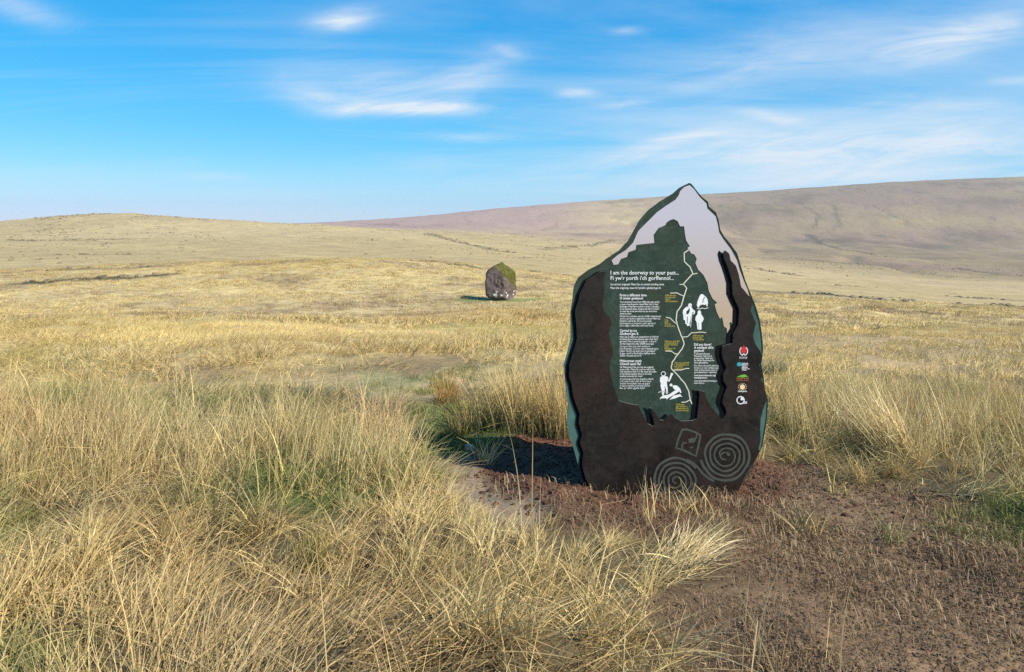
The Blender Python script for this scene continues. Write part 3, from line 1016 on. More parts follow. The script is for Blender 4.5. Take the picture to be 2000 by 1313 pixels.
para('heading_text', B, 647.5, 6, 4.8, [('Carried by ice', 1243), ('Gludwyd gan iâ', 1246)], m_white, 0.04)
para('body_text', B, 659, 4.5, 3.5, [('Maen Llia is solitary, an unusual form of Old Red', 1285), ('Sandstone found some distance away. How did it', 1284),
     ('get here? Was it moved by a glacier - a river of', 1281), ('ice that shaped the valley 20,000 years ago?', 1276)], m_white, 0.02)
para('body_text', B, 677.5, 4.55, 3.5, [('Carreg yw Maen Llia, math anarferol o', 1269), ("Hen Dywodfaen Coch sy'n cael ei ddarganfod gryn", 1285), ('bellter i ffwrdd. Sut daeth yma? A symudwyd', 1278),
     ('hi gan rewlif a ffurfiodd y dyffryn dros', 1279), ('20,000 o flynyddoedd yn ôl?', 1252)], m_white, 0.01)
para('heading_text', B, 706.5, 5.9, 4.8, [('Midsummer myth', 1252), ('Chwedl canol Haf', 1251)], m_white, 0.04)
para('body_text', B, 718, 4.4, 3.5, [("On Midsummer's Eve you may see a legend", 1275), ('come to life - Maen Llia is said to walk to the', 1278), ('river beyond to drink. Is it the stone that walks', 1281),
     ('or the sunset shadow which at one time', 1272), ('reaches towards the river?', 1254)], m_white, 0.02)
para('body_text', B, 741, 4.4, 3.5, [('Ar noswyl ganol haf mae chwedl yn dweud', 1275), ("yr â'r maen i'r afon i yfed. Ai Maen Llia yn", 1271), ('cerdded i dorri syched y mae, neu gysgod', 1268),
     ('yr haul ar fachlud yn ymestyn hyd at', 1268), ('lan yr afon gyda hyn?', 1259)], m_white, 0.01)
B = 1354.5
para('heading_text', B, 674.5, 6, 4.8, [('Did you know?', 1388), ("A oeddech chi'n", 1392), ('gwybod?', 1374)], m_white, 0.04)
para('body_text', B, 692, 4.3, 3.4, [('A Scheduled Ancient', 1385), ('Monument, Maen Llia is', 1389), ('protected by Cadw and', 1390), ('the Welsh Government for', 1394), ('future generations.', 1382)], m_white, 0.02)
para('body_text', B, 715, 4.3, 3.4, [("Mae Maen Llia wedi'i gofrestru", 1403), ('Heneb ac yn cael ei ddiogelu gan', 1402), ('Cadw a Llywodraeth Cymru i', 1400), ("genedlaethau'r dyfodol.", 1399)], m_white, 0.01)
para('body_text', B, 734, 4.5, 3.6, [('www.beaconsbeacons.org/', 1397), ('standing-stones', 1380)], m_white, 0.03)
para('body_text', B, 744.5, 4.4, 3.4, [('www.bannaubrycheiniog.org', 1401), ('meini-hirion', 1374)], m_white, 0.01)
for (x, y, ls) in [(1298, 578, [('4,000 years ago', 1319), ('Standing stone', 1318), ('raised', 1307), ('4,000 o flynyddoedd', 1322)]),
                   (1297, 626, [('Today', 1304), ('Heddiw', 1305), ('Walkers visit', 1309), ('the standing stone', 1317)]),
                   (1297, 667.5, [('2,000 years ago/2,000', 1326), ('o flynyddoedd yn ôl', 1323), ('Roman road built', 1322), ('Ffordd', 1304), ('Rufeinig yn cael', 1318), ('ei hadeiladu', 1312)]),
                   (1316, 709.5, [('5,000 years ago/5,000', 1345), ('o flynyddoedd yn ôl', 1344), ('First farmers', 1333), ('Y ffermwyr', 1337)]),
                   (1319, 790.5, [('20,000 years', 1336), ('ago/20,000 o', 1341), ('flynyddoedd yn ôl', 1343), ('Ice covers the valley', 1344)]),
                   (1352, 656.5, [('4,000 years ago', 1373), ('Bronze Age', 1370), ('Yr Oes Efydd', 1373)])]:
    para('date_text', x, y, 3.9 if len(ls) < 5 else 3.4, 3.2, ls, m_yellow, 0.02)
para('emblem_text', 1441, 697, 2.2, 1.7, [('BRECON BEACONS', 1457), ('NATIONAL PARK', 1456.5)], m_white, 0.02, YB)
para('emblem_text', 1446, 709.3, 2.55, 2.3, [('Cyfoeth', 1458), ('Naturiol', 1458), ('Cymru', 1456), ('Natural', 1457), ('Resources', 1461), ('Wales', 1455)], m_white, 0.05, YB)
para('emblem_text', 1436, 739, 3.3, 2.2, [('FFOREST FAWR', 1459.5), ('G E O P A R K', 1459.5)], m_orange, 0.03, YB)
para('emblem_text', 1438.5, 763.6, 3.3, 2.8, [('Geoparks', 1456)], m_white, 0.05, YB)

tmp = []
for row in TEXT:
    cu = bpy.data.curves.new('t', 'FONT')
    cu.body = row[2]
    cu.resolution_u = 2
    cu.offset = row[7] * 0.5
    ob = bpy.data.objects.new('t', cu)
    COL.objects.link(ob)
    tmp.append(ob)
bpy.context.view_layer.update()
dg = bpy.context.evaluated_depsgraph_get()
groups = {}
for row, ob in zip(TEXT, tmp):
    npar, block, s, x0, x1, yb, cap, bold, plane, mat = row
    tm = bpy.data.meshes.new_from_object(ob.evaluated_get(dg))
    co = np.array([v.co[:2] for v in tm.vertices]).reshape(-1, 2)
    if len(co):
        wid = co[:, 0].max() - co[:, 0].min()
        a, bse = LP((x0, yb)), LP((x1, yb))
        sx = (bse[0] - a[0]) / wid
        sy = cap * S / 0.70
        pts = np.stack([a[0] + (co[:, 0] - co[:, 0].min()) * sx, a[1] + co[:, 1] * sy], 1)
        gkey = (block, npar)
        g = groups.setdefault(gkey, (Flat(), plane, mat))
        g[0].add(pts, [tuple(p.vertices) for p in tm.polygons])
    bpy.data.meshes.remove(tm)
for ob in tmp:
    cu = ob.data
    bpy.data.objects.remove(ob)
    bpy.data.curves.remove(cu)
for k, (fl, plane, mat) in groups.items():
    fl.build(k[0], plane - 0.0003, mat, sign)


# ------------------------------------------------------------------ grasses
def blades(n, spread, L, lean, lean_sd, bias, curv, width, nseg=4, kink=0.15, seed=0, floor=0.006, flop=0.0):
    """strip blades growing from one clump; returns verts, faces, per-vertex (random, height fraction, random2)"""
    r = np.random.default_rng(seed)
    ang = r.random(n) * 2 * np.pi
    rad_ = spread * np.sqrt(r.random(n))
    base = np.stack([rad_ * np.cos(ang), rad_ * np.sin(ang), np.full(n, -0.02)], 1)
    az = np.where(r.random(n) < bias, r.normal(0, 0.5, n), r.random(n) * 2 * np.pi)
    out = np.abs(r.normal(lean, lean_sd, n))
    ln = L[0] + (L[1] - L[0]) * r.random(n) ** 1.3
    cv = r.random(n) * curv + r.normal(0, 0.06, n)
    kk = r.random(n) < kink
    ks = 0.35 + 0.5 * r.random(n)
    ka = r.normal(1.0, 0.35, n)
    kz = r.normal(0, 0.9, n)
    fl = r.random(n) < flop
    out = np.where(fl, r.normal(1.25, 0.15, n), out)
    p = base.copy()
    rnd, rnd2 = r.random(n), r.random(n)
    roll = r.normal(0, 1, (n, 3))
    V, A = [], []
    wv = width * (0.6 + 0.8 * r.random(n))
    for s in range(nseg + 1):
        q = s / nseg
        tilt = out + cv * q ** 1.4 + np.where(kk & (q > ks), ka, 0)
        a = az + np.where(kk & (q > ks), kz, 0) + r.normal(0, 0.05, n)
        d = np.stack([np.sin(tilt) * np.cos(a), np.sin(tilt) * np.sin(a), np.cos(tilt)], 1)
        if s:
            p = p + d * (ln / nseg)[:, None]
            p[:, 2] = np.maximum(p[:, 2], floor + 0.02 * rnd)
        side = np.cross(d, roll)
        side /= np.linalg.norm(side, axis=1)[:, None] + 1e-9
        wq = (wv * (1 - 0.85 * q ** 1.6))[:, None] * 0.5
        V += [p - side * wq, p + side * wq]
        A.append(np.stack([rnd, np.full(n, q), rnd2, np.ones(n)], 1))
    V = np.stack(V, 0)                       # (2*(nseg+1), n, 3)
    m = 2 * (nseg + 1)
    verts = V.transpose(1, 0, 2).reshape(-1, 3)
    att = np.repeat(np.stack(A, 1), 2, axis=1).reshape(-1, 4)
    f0 = np.array([[2 * s, 2 * s + 1, 2 * s + 3, 2 * s + 2] for s in range(nseg)])
    faces = (f0[None] + (np.arange(n) * m)[:, None, None]).reshape(-1, 4)
    return verts, faces, att


def np_mesh(name, verts, faces, att=None, mat=None):
    me = bpy.data.meshes.new(name)
    me.vertices.add(len(verts))
    me.vertices.foreach_set('co', np.asarray(verts, np.float32).ravel())
    k = faces.shape[1]
    me.loops.add(faces.size)
    me.loops.foreach_set('vertex_index', faces.astype(np.int32).ravel())
    me.polygons.add(len(faces))
    me.polygons.foreach_set('loop_start', (np.arange(len(faces)) * k).astype(np.int32))
    me.update(calc_edges=True)
    if att is not None:
        a = me.attributes.new('bv', 'FLOAT_COLOR', 'POINT')
        a.data.foreach_set('color', att.astype(np.float32).ravel())
    if mat:
        me.materials.append(mat)
    return me


def grass_mat(name, tint=None, base=None, lo=0.5, hi=1.4, trans=0.26, warm=0.6, src='INSTANCER'):
    m, t = new_mat(name)
    bv = t.n('ShaderNodeAttribute', attribute_name='bv')
    sp = t.n('ShaderNodeSeparateColor')
    t.t.links.new(bv.outputs['Color'], sp.inputs[0])
    if tint is None:
        ti = t.n('ShaderNodeAttribute', attribute_name='tint', attribute_type=src)
        col = ti.outputs['Color']
    else:
        col = c4(tint)
    if base is not None:      # living base of the shoots
        col = t.mix(t.rng(sp.outputs[1], 0.05, 0.6), c4(base), col)
    v = t.rng(sp.outputs[0], 0, 1, lo, hi)
    col = t.mix(1.0, col, t.comb(v, v, v), 'MULTIPLY')
    hue = t.mix(t.rng(sp.outputs[2], 0, 1), (1.0, 0.90, 0.78, 1), (1.0, 1.06, 1.15, 1))
    col = t.mix(warm, col, t.mix(1.0, col, hue, 'MULTIPLY'))
    d = t.n('ShaderNodeBsdfPrincipled')
    t.put(d.inputs['Base Color'], col)
    t.put(d.inputs['Roughness'], 0.6)
    t.put(d.inputs['Specular IOR Level'], 0.25)
    tr = t.n('ShaderNodeBsdfTranslucent')
    t.put(tr.inputs['Color'], col)
    mx = t.n('ShaderNodeMixShader')
    t.put(mx.inputs[0], trans)
    t.t.links.new(d.outputs[0], mx.inputs[1])
    t.t.links.new(tr.outputs[0], mx.inputs[2])
    return finish(m, t, mx.outputs[0])


m_dry = grass_mat('dry_grass')
m_dryg = grass_mat('dry_grass_blades', src='GEOMETRY')
m_clod, t = new_mat('crumbled_soil')
ti = t.n('ShaderNodeAttribute', attribute_name='tint', attribute_type='INSTANCER')
tcx = t.n('ShaderNodeTexCoord')
nn_ = t.noise(tcx.outputs['Object'], 2.2, 5, 0.7)
v = t.rng(nn_, 0.3, 0.7, 0.6, 1.3)
finish(m_clod, t, pbsdf(t, t.mix(1.0, ti.outputs['Color'], t.comb(v, v, v), 'MULTIPLY'), 0.95, 0, nn_, 0.6, 0.3, 0.1))


def proto_collection(name, meshes):
    c = bpy.data.collections.new(name)
    for k, me in enumerate(meshes):
        o = bpy.data.objects.new('%s_%02d' % (name, k), me)
        c.objects.link(o)
    return c


def scatter(name, pts, rot, scl, which, tint, coll, label, cat):
    """one object of uncountable small growth: prototypes set on points"""
    n = len(pts)
    me = bpy.data.meshes.new(name)
    me.vertices.add(n)
    me.vertices.foreach_set('co', pts.astype(np.float32).ravel())
    for nm, typ, arr, fld in (('rot', 'FLOAT_VECTOR', rot, 'vector'), ('scl', 'FLOAT_VECTOR', scl, 'vector'), ('tint', 'FLOAT_VECTOR', tint, 'vector'), ('which', 'INT', which, 'value')):
        a = me.attributes.new(nm, typ, 'POINT')
        a.data.foreach_set(fld, np.ascontiguousarray(arr, np.int32 if typ == 'INT' else np.float32).ravel())
    o = bpy.data.objects.new(name, me)
    COL.objects.link(o)
    ng = bpy.data.node_groups.new(name + '_growth', 'GeometryNodeTree')
    ng.interface.new_socket('Geometry', in_out='INPUT', socket_type='NodeSocketGeometry')
    ng.interface.new_socket('Geometry', in_out='OUTPUT', socket_type='NodeSocketGeometry')
    gi, go = ng.nodes.new('NodeGroupInput'), ng.nodes.new('NodeGroupOutput')
    ci = ng.nodes.new('GeometryNodeCollectionInfo')
    ci.inputs['Collection'].default_value = coll
    ci.inputs['Separate Children'].default_value = True
    ci.inputs['Reset Children'].default_value = True
    ip = ng.nodes.new('GeometryNodeInstanceOnPoints')
    ip.inputs['Pick Instance'].default_value = True

    def na_(nm, dt):
        q = ng.nodes.new('GeometryNodeInputNamedAttribute')
        q.data_type = dt
        q.inputs['Name'].default_value = nm
        return q.outputs[0]
    L = ng.links.new
    L(gi.outputs[0], ip.inputs['Points'])
    L(ci.outputs[0], ip.inputs['Instance'])
    L(na_('which', 'INT'), ip.inputs['Instance Index'])
    L(na_('rot', 'FLOAT_VECTOR'), ip.inputs['Rotation'])
    L(na_('scl', 'FLOAT_VECTOR'), ip.inputs['Scale'])
    L(ip.outputs[0], go.inputs[0])
    md = o.modifiers.new('growth', 'NODES')
    md.node_group = ng
    tag(o, label, cat)
    kind(o, 'stuff')
    return o


def wedge(d0, d1, dens, tm=0.84, side=1.7):
    """random spots over the land in view, with a margin to either side"""
    n = int((tm * (d1 * d1 - d0 * d0) + 2 * side * (d1 - d0)) * dens)
    d = []
    while sum(len(q) for q in d) < n:
        q = d0 + (d1 - d0) * RNG.random(n)
        d.append(q[RNG.random(n) < (tm * q + side) / (tm * d1 + side)])
    d = np.concatenate(d)[:n]
    return (RNG.random(n) * 2 - 1) * (tm * d + side), d


def put(name, x, y, lean_ang, scale, nproto, tint, coll, label, cat, sink=0.0, zs=None):
    n = len(x)
    z = height(x, y) - sink
    rot = np.zeros((n, 3))
    rot[:, 2] = lean_ang
    rot[:, 0] = RNG.normal(0, 0.05, n)
    scl = np.repeat(scale[:, None], 3, 1)
    if zs is not None:
        scl[:, 2] *= zs
    return scatter(name, np.stack([x, y, z], 1), rot, scl, RNG.integers(0, nproto, n), tint, coll, label, cat)


def sow(name, x, y, lean_ang, scale, protos, tint, label, cat, zs=1.0):
    """one object of uncountable blades, every blade laid out in one mesh"""
    n = len(x)
    z = height(x, y)
    which = RNG.integers(0, len(protos), n)
    ca, sa = np.cos(lean_ang), np.sin(lean_ang)
    VV, FF, AA, TT = [], [], [], []
    off = 0
    for k, (pv, pf, pa) in enumerate(protos):
        sel = np.nonzero(which == k)[0]
        if not len(sel):
            continue
        q = pv[None] * scale[sel][:, None, None]
        X = q[..., 0] * ca[sel, None] - q[..., 1] * sa[sel, None] + x[sel, None]
        Y = q[..., 0] * sa[sel, None] + q[..., 1] * ca[sel, None] + y[sel, None]
        Z = q[..., 2] * zs + z[sel, None]
        VV.append(np.stack([X, Y, Z], -1).reshape(-1, 3))
        FF.append((pf[None] + (off + np.arange(len(sel)) * len(pv))[:, None, None]).reshape(-1, 4))
        AA.append(np.tile(pa, (len(sel), 1)))
        TT.append(np.repeat(tint[sel], len(pv), axis=0))
        off += len(sel) * len(pv)
    me = np_mesh(name, np.concatenate(VV), np.concatenate(FF), np.concatenate(AA), m_dryg)
    a = me.attributes.new('tint', 'FLOAT_VECTOR', 'POINT')
    a.data.foreach_set('vector', np.concatenate(TT).astype(np.float32).ravel())
    o = bpy.data.objects.new(name, me)
    COL.objects.link(o)
    kind(tag(o, label, cat), 'stuff')
    return o


PAL = dict(light=C(.74, .59, .28), straw=C(.64, .48, .195), tan=C(.52, .36, .165), grey=C(.55, .46, .26), olive=C(.37, .325, .115), green=C(.15, .205, .05), rust=C(.38, .22, .085))


def tints(x, y, wts, sc=0.6, seed=70, green=None):
    """patchy mixture of dead-grass colours"""
    out = np.zeros((len(x), 3))
    tot = np.zeros(len(x))
    for k, (nm, wv) in enumerate(wts.items()):
        q = np.maximum(fbm(x * sc + 13 * k, y * sc - 7 * k, seed + 11 * k, 3) - 0.28 + RNG.normal(0, 0.07, len(x)), 0.005) ** 2.2 * wv
        out += PAL[nm] * q[:, None]
        tot += q
    out /= tot[:, None]
    if green is not None:
        out = out * (1 - green[:, None]) + PAL['green'] * 1.15 * green[:, None]
    return out


pc_tall = [blades(50, 0.13, (0.26, 0.62), 0.16, 0.14, 0.45, 0.65, 0.0044, 4, 0.16, 100 + k, flop=0.06) for k in range(7)]
pc_mat = [blades(46, 0.12, (0.16, 0.40), 0.98, 0.28, 0.80, 0.5, 0.0046, 4, 0.16, 200 + k) for k in range(8)]
pc_tus = [blades(56, 0.065, (0.10, 0.32), 0.36, 0.24, 0.30, 1.0, 0.0045, 4, 0.14, 250 + k) for k in range(8)]
pc_turf = [blades(50, 0.12, (0.03, 0.10), 0.35, 0.3, 0.2, 0.9, 0.0038, 3, 0.05, 300 + k) for k in range(4)]
pc_stub = [blades(70, 0.15, (0.015, 0.05), 1.15, 0.3, 0.25, 0.3, 0.0036, 2, 0.1, 400 + k, flop=0.35) for k in range(5)]
pc_stalk = [blades(3, 0.05, (0.30, 0.62), 0.14, 0.12, 0.5, 0.5, 0.0050, 5, 0.25, 500 + k) for k in range(7)]
pc_low = proto_collection('low_blades', [np_mesh('low_%d' % k, *blades(60, 0.22, (0.08, 0.24), 0.55, 0.3, 0.5, 1.0, 0.0058, 3, 0.1, 600 + k, flop=0.15), mat=m_dry) for k in range(6)])
pc_far = proto_collection('moor_blades', [np_mesh('far_%d' % k, *blades(46, 0.42, (0.12, 0.32), 0.5, 0.3, 0.5, 0.9, 0.022, 2, 0.0, 700 + k, flop=0.1), mat=m_dry) for k in range(5)])


def flow(x, y, base):
    return base + (fbm(x * 0.55, y * 0.55, 90, 3) - 0.5) * 5.0 + RNG.normal(0, 0.5, len(x))


def zone(x, y):
    soil = np.maximum(softpoly(x, y, SOIL, 0.07, 0.10, 80), 0.97 * softpoly(x, y, APRON, 0.06, 0.08, 79))
    path = softpoly(x, y, PATH, 0.06, 0.08, 81)
    stub = softpoly(x, y, STUB, 0.16, 0.22, 82)
    trk = softpoly(x, y, TRACK, 0.25, 0.3, 83)
    grn = np.zeros_like(x)
    for q in GREENS:
        grn = np.maximum(grn, softpoly(x, y, q, 0.15, 0.15, 84))
    return soil, path, stub, trk, grn


# --- tall straw standing left and right of the sign
x, y = wedge(3.9, 6.6, 76)
soil, path, stub, trk, grn = zone(x, y)
px_ = x / y * F + 1000
leftz = smooth((812 - px_) / 40) * smooth((y - 4.2 + (fbm(x, y, 85, 2) - 0.5) * 1.2) / 0.4) * smooth((5.75 - 0.45 * smooth((px_ - 420) / 200) - y + (fbm(x, y, 86, 2) - 0.5) * 1.0) / 0.5)
rightz = 0.8 * smooth((px_ - 1500) / 60) * smooth((y - 4.55 - np.clip((1700 - px_) / 200, 0, 1) * 0.5 + (fbm(x, y, 87, 2) - 0.5) * 0.9) / 0.4) * smooth((6.4 - y) / 0.5)
keep = np.maximum(leftz, rightz) * (1 - soil) * (1 - path) * (1 - stub) * (1 - 0.85 * grn) * (1 - trk)
keep = keep * (0.35 + 0.65 * smooth((fbm(x * 2.1, y * 2.1, 89, 3) - 0.36) / 0.16))
k = RNG.random(len(x)) < keep
x, y, lf = x[k], y[k], (leftz[k] > rightz[k])
hs_ = (0.45 + 0.42 * fbm(x * 0.9, y * 0.9, 88, 3) + 0.40 * fbm(x * 2.6, y * 2.6, 92, 2) + RNG.normal(0, 0.07, len(x))) * np.where(lf, 1.0, 0.86)
tt = tints(x, y, dict(light=1.2, straw=1.3, tan=.9, grey=0.35, olive=.3), 0.8, 70)
tr_ = tints(x, y, dict(light=.8, straw=.9, grey=1.3, olive=1.0, tan=.5), 0.7, 71)
tt = np.where(lf[:, None], tt, tr_)
sow('tall_dry_grass', x, y, flow(x, y, np.where(lf, 0.2, 2.7)), hs_, pc_tall, tt, 'tall straw coloured grass standing left and right of the sign', 'grass')

# --- collapsed matted thatch combed over the ground, and small tussocks growing through it
for nm, dens, lab in (('matted_dry_grass', 66, 'collapsed tangled dry grass lying over the foreground'), ('small_tussock_grass', 50, 'short arching dry tufts growing through the matted foreground grass')):
    x, y = wedge(1.1, 6.9, dens, 0.95)
    soil, path, stub, trk, grn = zone(x, y)
    px_ = x / y * F + 1000
    keep = (1 - soil) * (1 - path) * (1 - 0.985 * stub) * (1 - 0.9 * trk) * (1 - 0.6 * grn)
    keep = keep * np.where((px_ > 800) & (px_ < 1130) & (y > 4.9), 0.12, 1.0) * smooth((7.0 - y) / 0.8)
    pn = fbm(x * 1.7, y * 1.7, 93, 3)
    if nm == 'matted_dry_grass':
        keep = keep * (0.35 + 0.65 * smooth((0.60 - pn) / 0.2))
    else:
        keep = keep * (0.12 + 0.88 * smooth((pn - 0.44) / 0.14))
    k = RNG.random(len(x)) < keep
    x, y, grn = x[k], y[k], grn[k]
    sc_ = 0.58 + 0.66 * fbm(x * 1.1, y * 1.1, 94, 3) + RNG.normal(0, 0.10, len(x))
    sc_ = sc_ * (1 - 0.5 * softpoly(x, y, SHORT, 0.25))
    gg = np.clip(smooth((fbm(x * 0.9, y * 0.9, 95, 3) - 0.52) / 0.13) * 0.5 + grn * 0.6, 0, 0.85) * (RNG.random(len(x)) < 0.8)
    if nm == 'matted_dry_grass':
        tt = tints(x, y, dict(light=.8, straw=1.0, tan=1.4, grey=1.0, olive=.5), 1.3, 72, gg) * 0.88
    else:
        tt = tints(x, y, dict(light=1.6, straw=1.3, tan=.7, grey=.6, olive=.55), 1.3, 76, gg)
    fl_ang = 0.5 + (fbm(x * 0.5, y * 0.5, 91, 2) - 0.5) * 7.0 + RNG.normal(0, 0.28, len(x))
    sow(nm, x, y, fl_ang, sc_, pc_mat if nm == 'matted_dry_grass' else pc_tus, tt, lab, 'grass')

# --- short green turf
x, y = wedge(2.0, 8.5, 120)
soil, path, stub, trk, grn = zone(x, y)
sg = smooth((fbm(x * 1.4, y * 1.4, 96, 3) - 0.52) / 0.1)
keep = np.clip(grn * 1.0 + trk * 0.28 * sg, 0, 1) * (1 - soil * 0.9) * (1 - 0.9 * path)
keep = np.maximum(keep, 0.8 * softpoly(x, y, [G(780, 890), G(800, 800), G(1120, 790), G(1110, 850), G(1000, 870), G(900, 895)], 0.15, 0.1, 97) * (1 - soil))
k = RNG.random(len(x)) < keep
x, y = x[k], y[k]
tt = C(.12, .165, .04) + (C(.27, .26, .09) - C(.12, .165, .04)) * smooth((fbm(x * 1.7, y * 1.7, 98, 3) - 0.35) / 0.35)[:, None]
sow('green_turf', x, y, RNG.random(len(x)) * 6.28, 0.6 + 0.5 * RNG.random(len(x)), pc_turf, tt, 'short green turf between the dry grass and by the sign', 'turf')

# --- brown stubble on the trodden peat, front right
x, y = wedge(1.5, 5.2, 260, 0.95)
soil, path, stub, trk, grn = zone(x, y)
keep = np.maximum(stub * (0.10 + 0.55 * smooth((fbm(x * 1.2, y * 1.2, 99, 3) - 0.42) / 0.2)), 0.22 * soil * (y < 4.40))
k = (RNG.random(len(x)) < keep) & (RNG.random(len(x)) > grn * 0.7)
x, y = x[k], y[k]
n_ = fbm(x * 1.6, y * 1.6, 101, 3) + RNG.normal(0, 0.10, len(x))
tt = C(.17, .112, .066) + (C(.31, .225, .128) - C(.17, .112, .066)) * smooth((n_ - 0.35) / 0.4)[:, None]
sow('trodden_stubble', x, y, 2.2 + RNG.normal(0, 0.8, len(x)), 0.6 + 0.7 * RNG.random(len(x)), pc_stub, tt, 'brown flattened stubble on trodden peat in front of the sign', 'stubble')

# --- single stalks
x, y = wedge(1.7, 6.8, 9, 0.95)
soil, path, stub, trk, grn = zone(x, y)
keep = 0.55 - 0.52 * soil - 0.5 * path - 0.50 * stub - 0.55 * trk
keep = np.where((x / y * F + 1000 > 1130) & (x / y * F + 1000 < 1470) & (y > 3.5), 0.0, keep)
k = RNG.random(len(x)) < keep
x, y = x[k], y[k]
sow('dry_stalks', x, y, RNG.random(len(x)) * 6.28, 0.7 + 0.5 * RNG.random(len(x)), pc_stalk, tints(x, y, dict(light=1.6, straw=1.0, tan=.5), 1.5, 73), 'single pale dry stalks rising above the matted grass', 'stalks')

# --- low sward from the track to the first slope
x, y = wedge(6.2, 26, 19)
trk = softpoly(x, y, TRACK, 0.25, 0.3, 83)
px_ = x / y * F + 1000
thin = np.where((px_ > 560) & (px_ < 1130) & (y < 9.0), 0.25, 1.0)
keep = (1 - 0.80 * trk) * smooth((y - 6.0) / 0.9) * thin
k = RNG.random(len(x)) < keep
x, y = x[k], y[k]
ht = (0.5 + 0.75 * fbm(x * 0.45, y * 0.45, 102, 3)) * (1 - 0.22 * smooth((y - 8) / 4))
rush = softpoly(x, y, [((640 - 1000) / F * 8.4, 8.3), ((1110 - 1000) / F * 8.6, 8.5), ((1110 - 1000) / F * 10, 9.8), ((600 - 1000) / F * 10.5, 10.4)], 0.4, 0.4, 103)
ht = ht * (1 + 0.5 * rush) * (1 - 0.62 * softpoly(x, y, TRACK, 0.25, 0.3, 83))
tt = tints(x, y, dict(light=1.0, straw=1.3, tan=1.0, grey=.8, olive=.95), 0.35, 74)
tt = tt * C(1.04, 1.04, 1.0)
tt = tt * (1 - 0.35 * rush[:, None]) + C(.42, .29, .11) * 0.35 * rush[:, None]
put('moor_sward', x, y, flow(x, y, 0.3), ht, 6, tt, pc_low, 'low golden moor grass beyond the trodden track', 'grass')

# --- moor grass down the slope and up to the near rise
x, y = wedge(24, 128, 2.6, 0.80)
sd = np.hypot((x - STONE_XY[0]) / 4.4, (y - STONE_XY[1] + 0.4) / 1.5)
k = (sd > 0.9 + 0.2 * RNG.random(len(x))) & (RNG.random(len(x)) < 0.35 + 0.65 * smooth((fbm(x * 0.25, y * 0.25, 104, 3) - 0.34) / 0.2))
x, y = x[k], y[k]
tt = cover(x, y) * 1.18 * (0.85 + 0.3 * RNG.random(len(x)))[:, None]
put('hill_grass', x, y, flow(x, y, 0.3), 0.55 + 0.7 * fbm(x * 0.3, y * 0.3, 105, 3) + 0.9 * RNG.random(len(x)) ** 12, 5, tt, pc_far, 'golden grass covering the slope around the standing stone', 'grass', sink=0.03)


# --- dark heather and rush tufts on the far moor
def tuft_mesh(seed):
    r = np.random.default_rng(seed)
    bm = bmesh.new()
    bmesh.ops.create_icosphere(bm, subdivisions=2, radius=1.0)
    for v_ in bm.verts:
        v_.co *= 1 + r.normal(0, 0.16)
        v_.co.z = max(v_.co.z, -0.2) * 0.55
    me = bpy.data.meshes.new('tuft')
    bm.to_mesh(me)
    bm.free()
    me.materials.append(m_clod)
    return me


pc_tuft = proto_collection('heather_tufts', [tuft_mesh(k) for k in range(5)])
X_, Y_, S_ = [], [], []
x, y = wedge(150, 1100, 0.035, 0.80)
n_ = fbm(x * 0.012, y * 0.012, 110, 3) * 0.6 + fbm(x * 0.05, y * 0.05, 111, 3) * 0.4
k = RNG.random(len(x)) < smooth((n_ - 0.56) / 0.10) * 0.4 + 0.006
X_.append(x[k]); Y_.append(y[k]); S_.append(0.2 + 0.4 * RNG.random(k.sum()) ** 2 + y[k] * 0.0005)
hx, hy = wedge(550, 930, 0.05, 0.80)
hp = hx / hy * F + 1000
k = (hp > 60) & (hp < 420) & (RNG.random(len(hx)) < smooth((fbm(hx * 0.03, hy * 0.012, 112, 3) - 0.5) / 0.1) * 0.35)
X_.append(hx[k]); Y_.append(hy[k]); S_.append(0.6 + 1.0 * RNG.random(k.sum()) ** 2)
for pts, wd, stn in LINES:
    P = np.array(pts)
    L_ = np.linalg.norm(np.diff(P, axis=0), axis=1)
    n = int(min(L_.sum() / max(wd, 0.6) * 3.0 * stn, 420))
    if n < 2 or P[:, 1].min() < 60:
        continue
    q = RNG.random(n) * L_.sum()
    cs = np.concatenate([[0], np.cumsum(L_)])
    j = np.clip(np.searchsorted(cs, q) - 1, 0, len(L_) - 1)
    f_ = ((q - cs[j]) / L_[j])[:, None]
    p = P[j] * (1 - f_) + P[j + 1] * f_ + RNG.normal(0, wd * 0.6, (n, 2))
    X_.append(p[:, 0]); Y_.append(p[:, 1]); S_.append(np.clip(wd * (0.12 + 0.2 * RNG.random(n)), 0.15, 1.3))
x, y, s_ = np.concatenate(X_), np.concatenate(Y_), np.concatenate(S_)
tt = C(.13, .105, .062) + (C(.30, .24, .13) - C(.13, .105, .062)) * RNG.random(len(x))[:, None]
put('heather_tufts', x, y, RNG.random(len(x)) * 6.28, s_, 5, tt, pc_tuft, 'dark heather and rush tufts dotted over the far moor', 'heather')


# --- clods of turned earth round the foot of the sign
def clod_mesh(seed):
    r = np.random.default_rng(seed)
    bm = bmesh.new()
    bmesh.ops.create_icosphere(bm, subdivisions=2, radius=1.0)
    ax = r.normal(0, 1, (7, 3))
    for v_ in bm.verts:
        p = np.array(v_.co)
        s = 1.0
        for a in ax:
            a = a / np.linalg.norm(a)
            s = min(s, (0.62 + 0.1 * a[0]) / max(p @ a, 1e-3))
        v_.co = Vector(p * s * (1 + r.normal(0, 0.09)) * np.array([1, .85, .7]))
    me = bpy.data.meshes.new('clod')
    bm.to_mesh(me)
    bm.free()
    me.materials.append(m_clod)
    return me


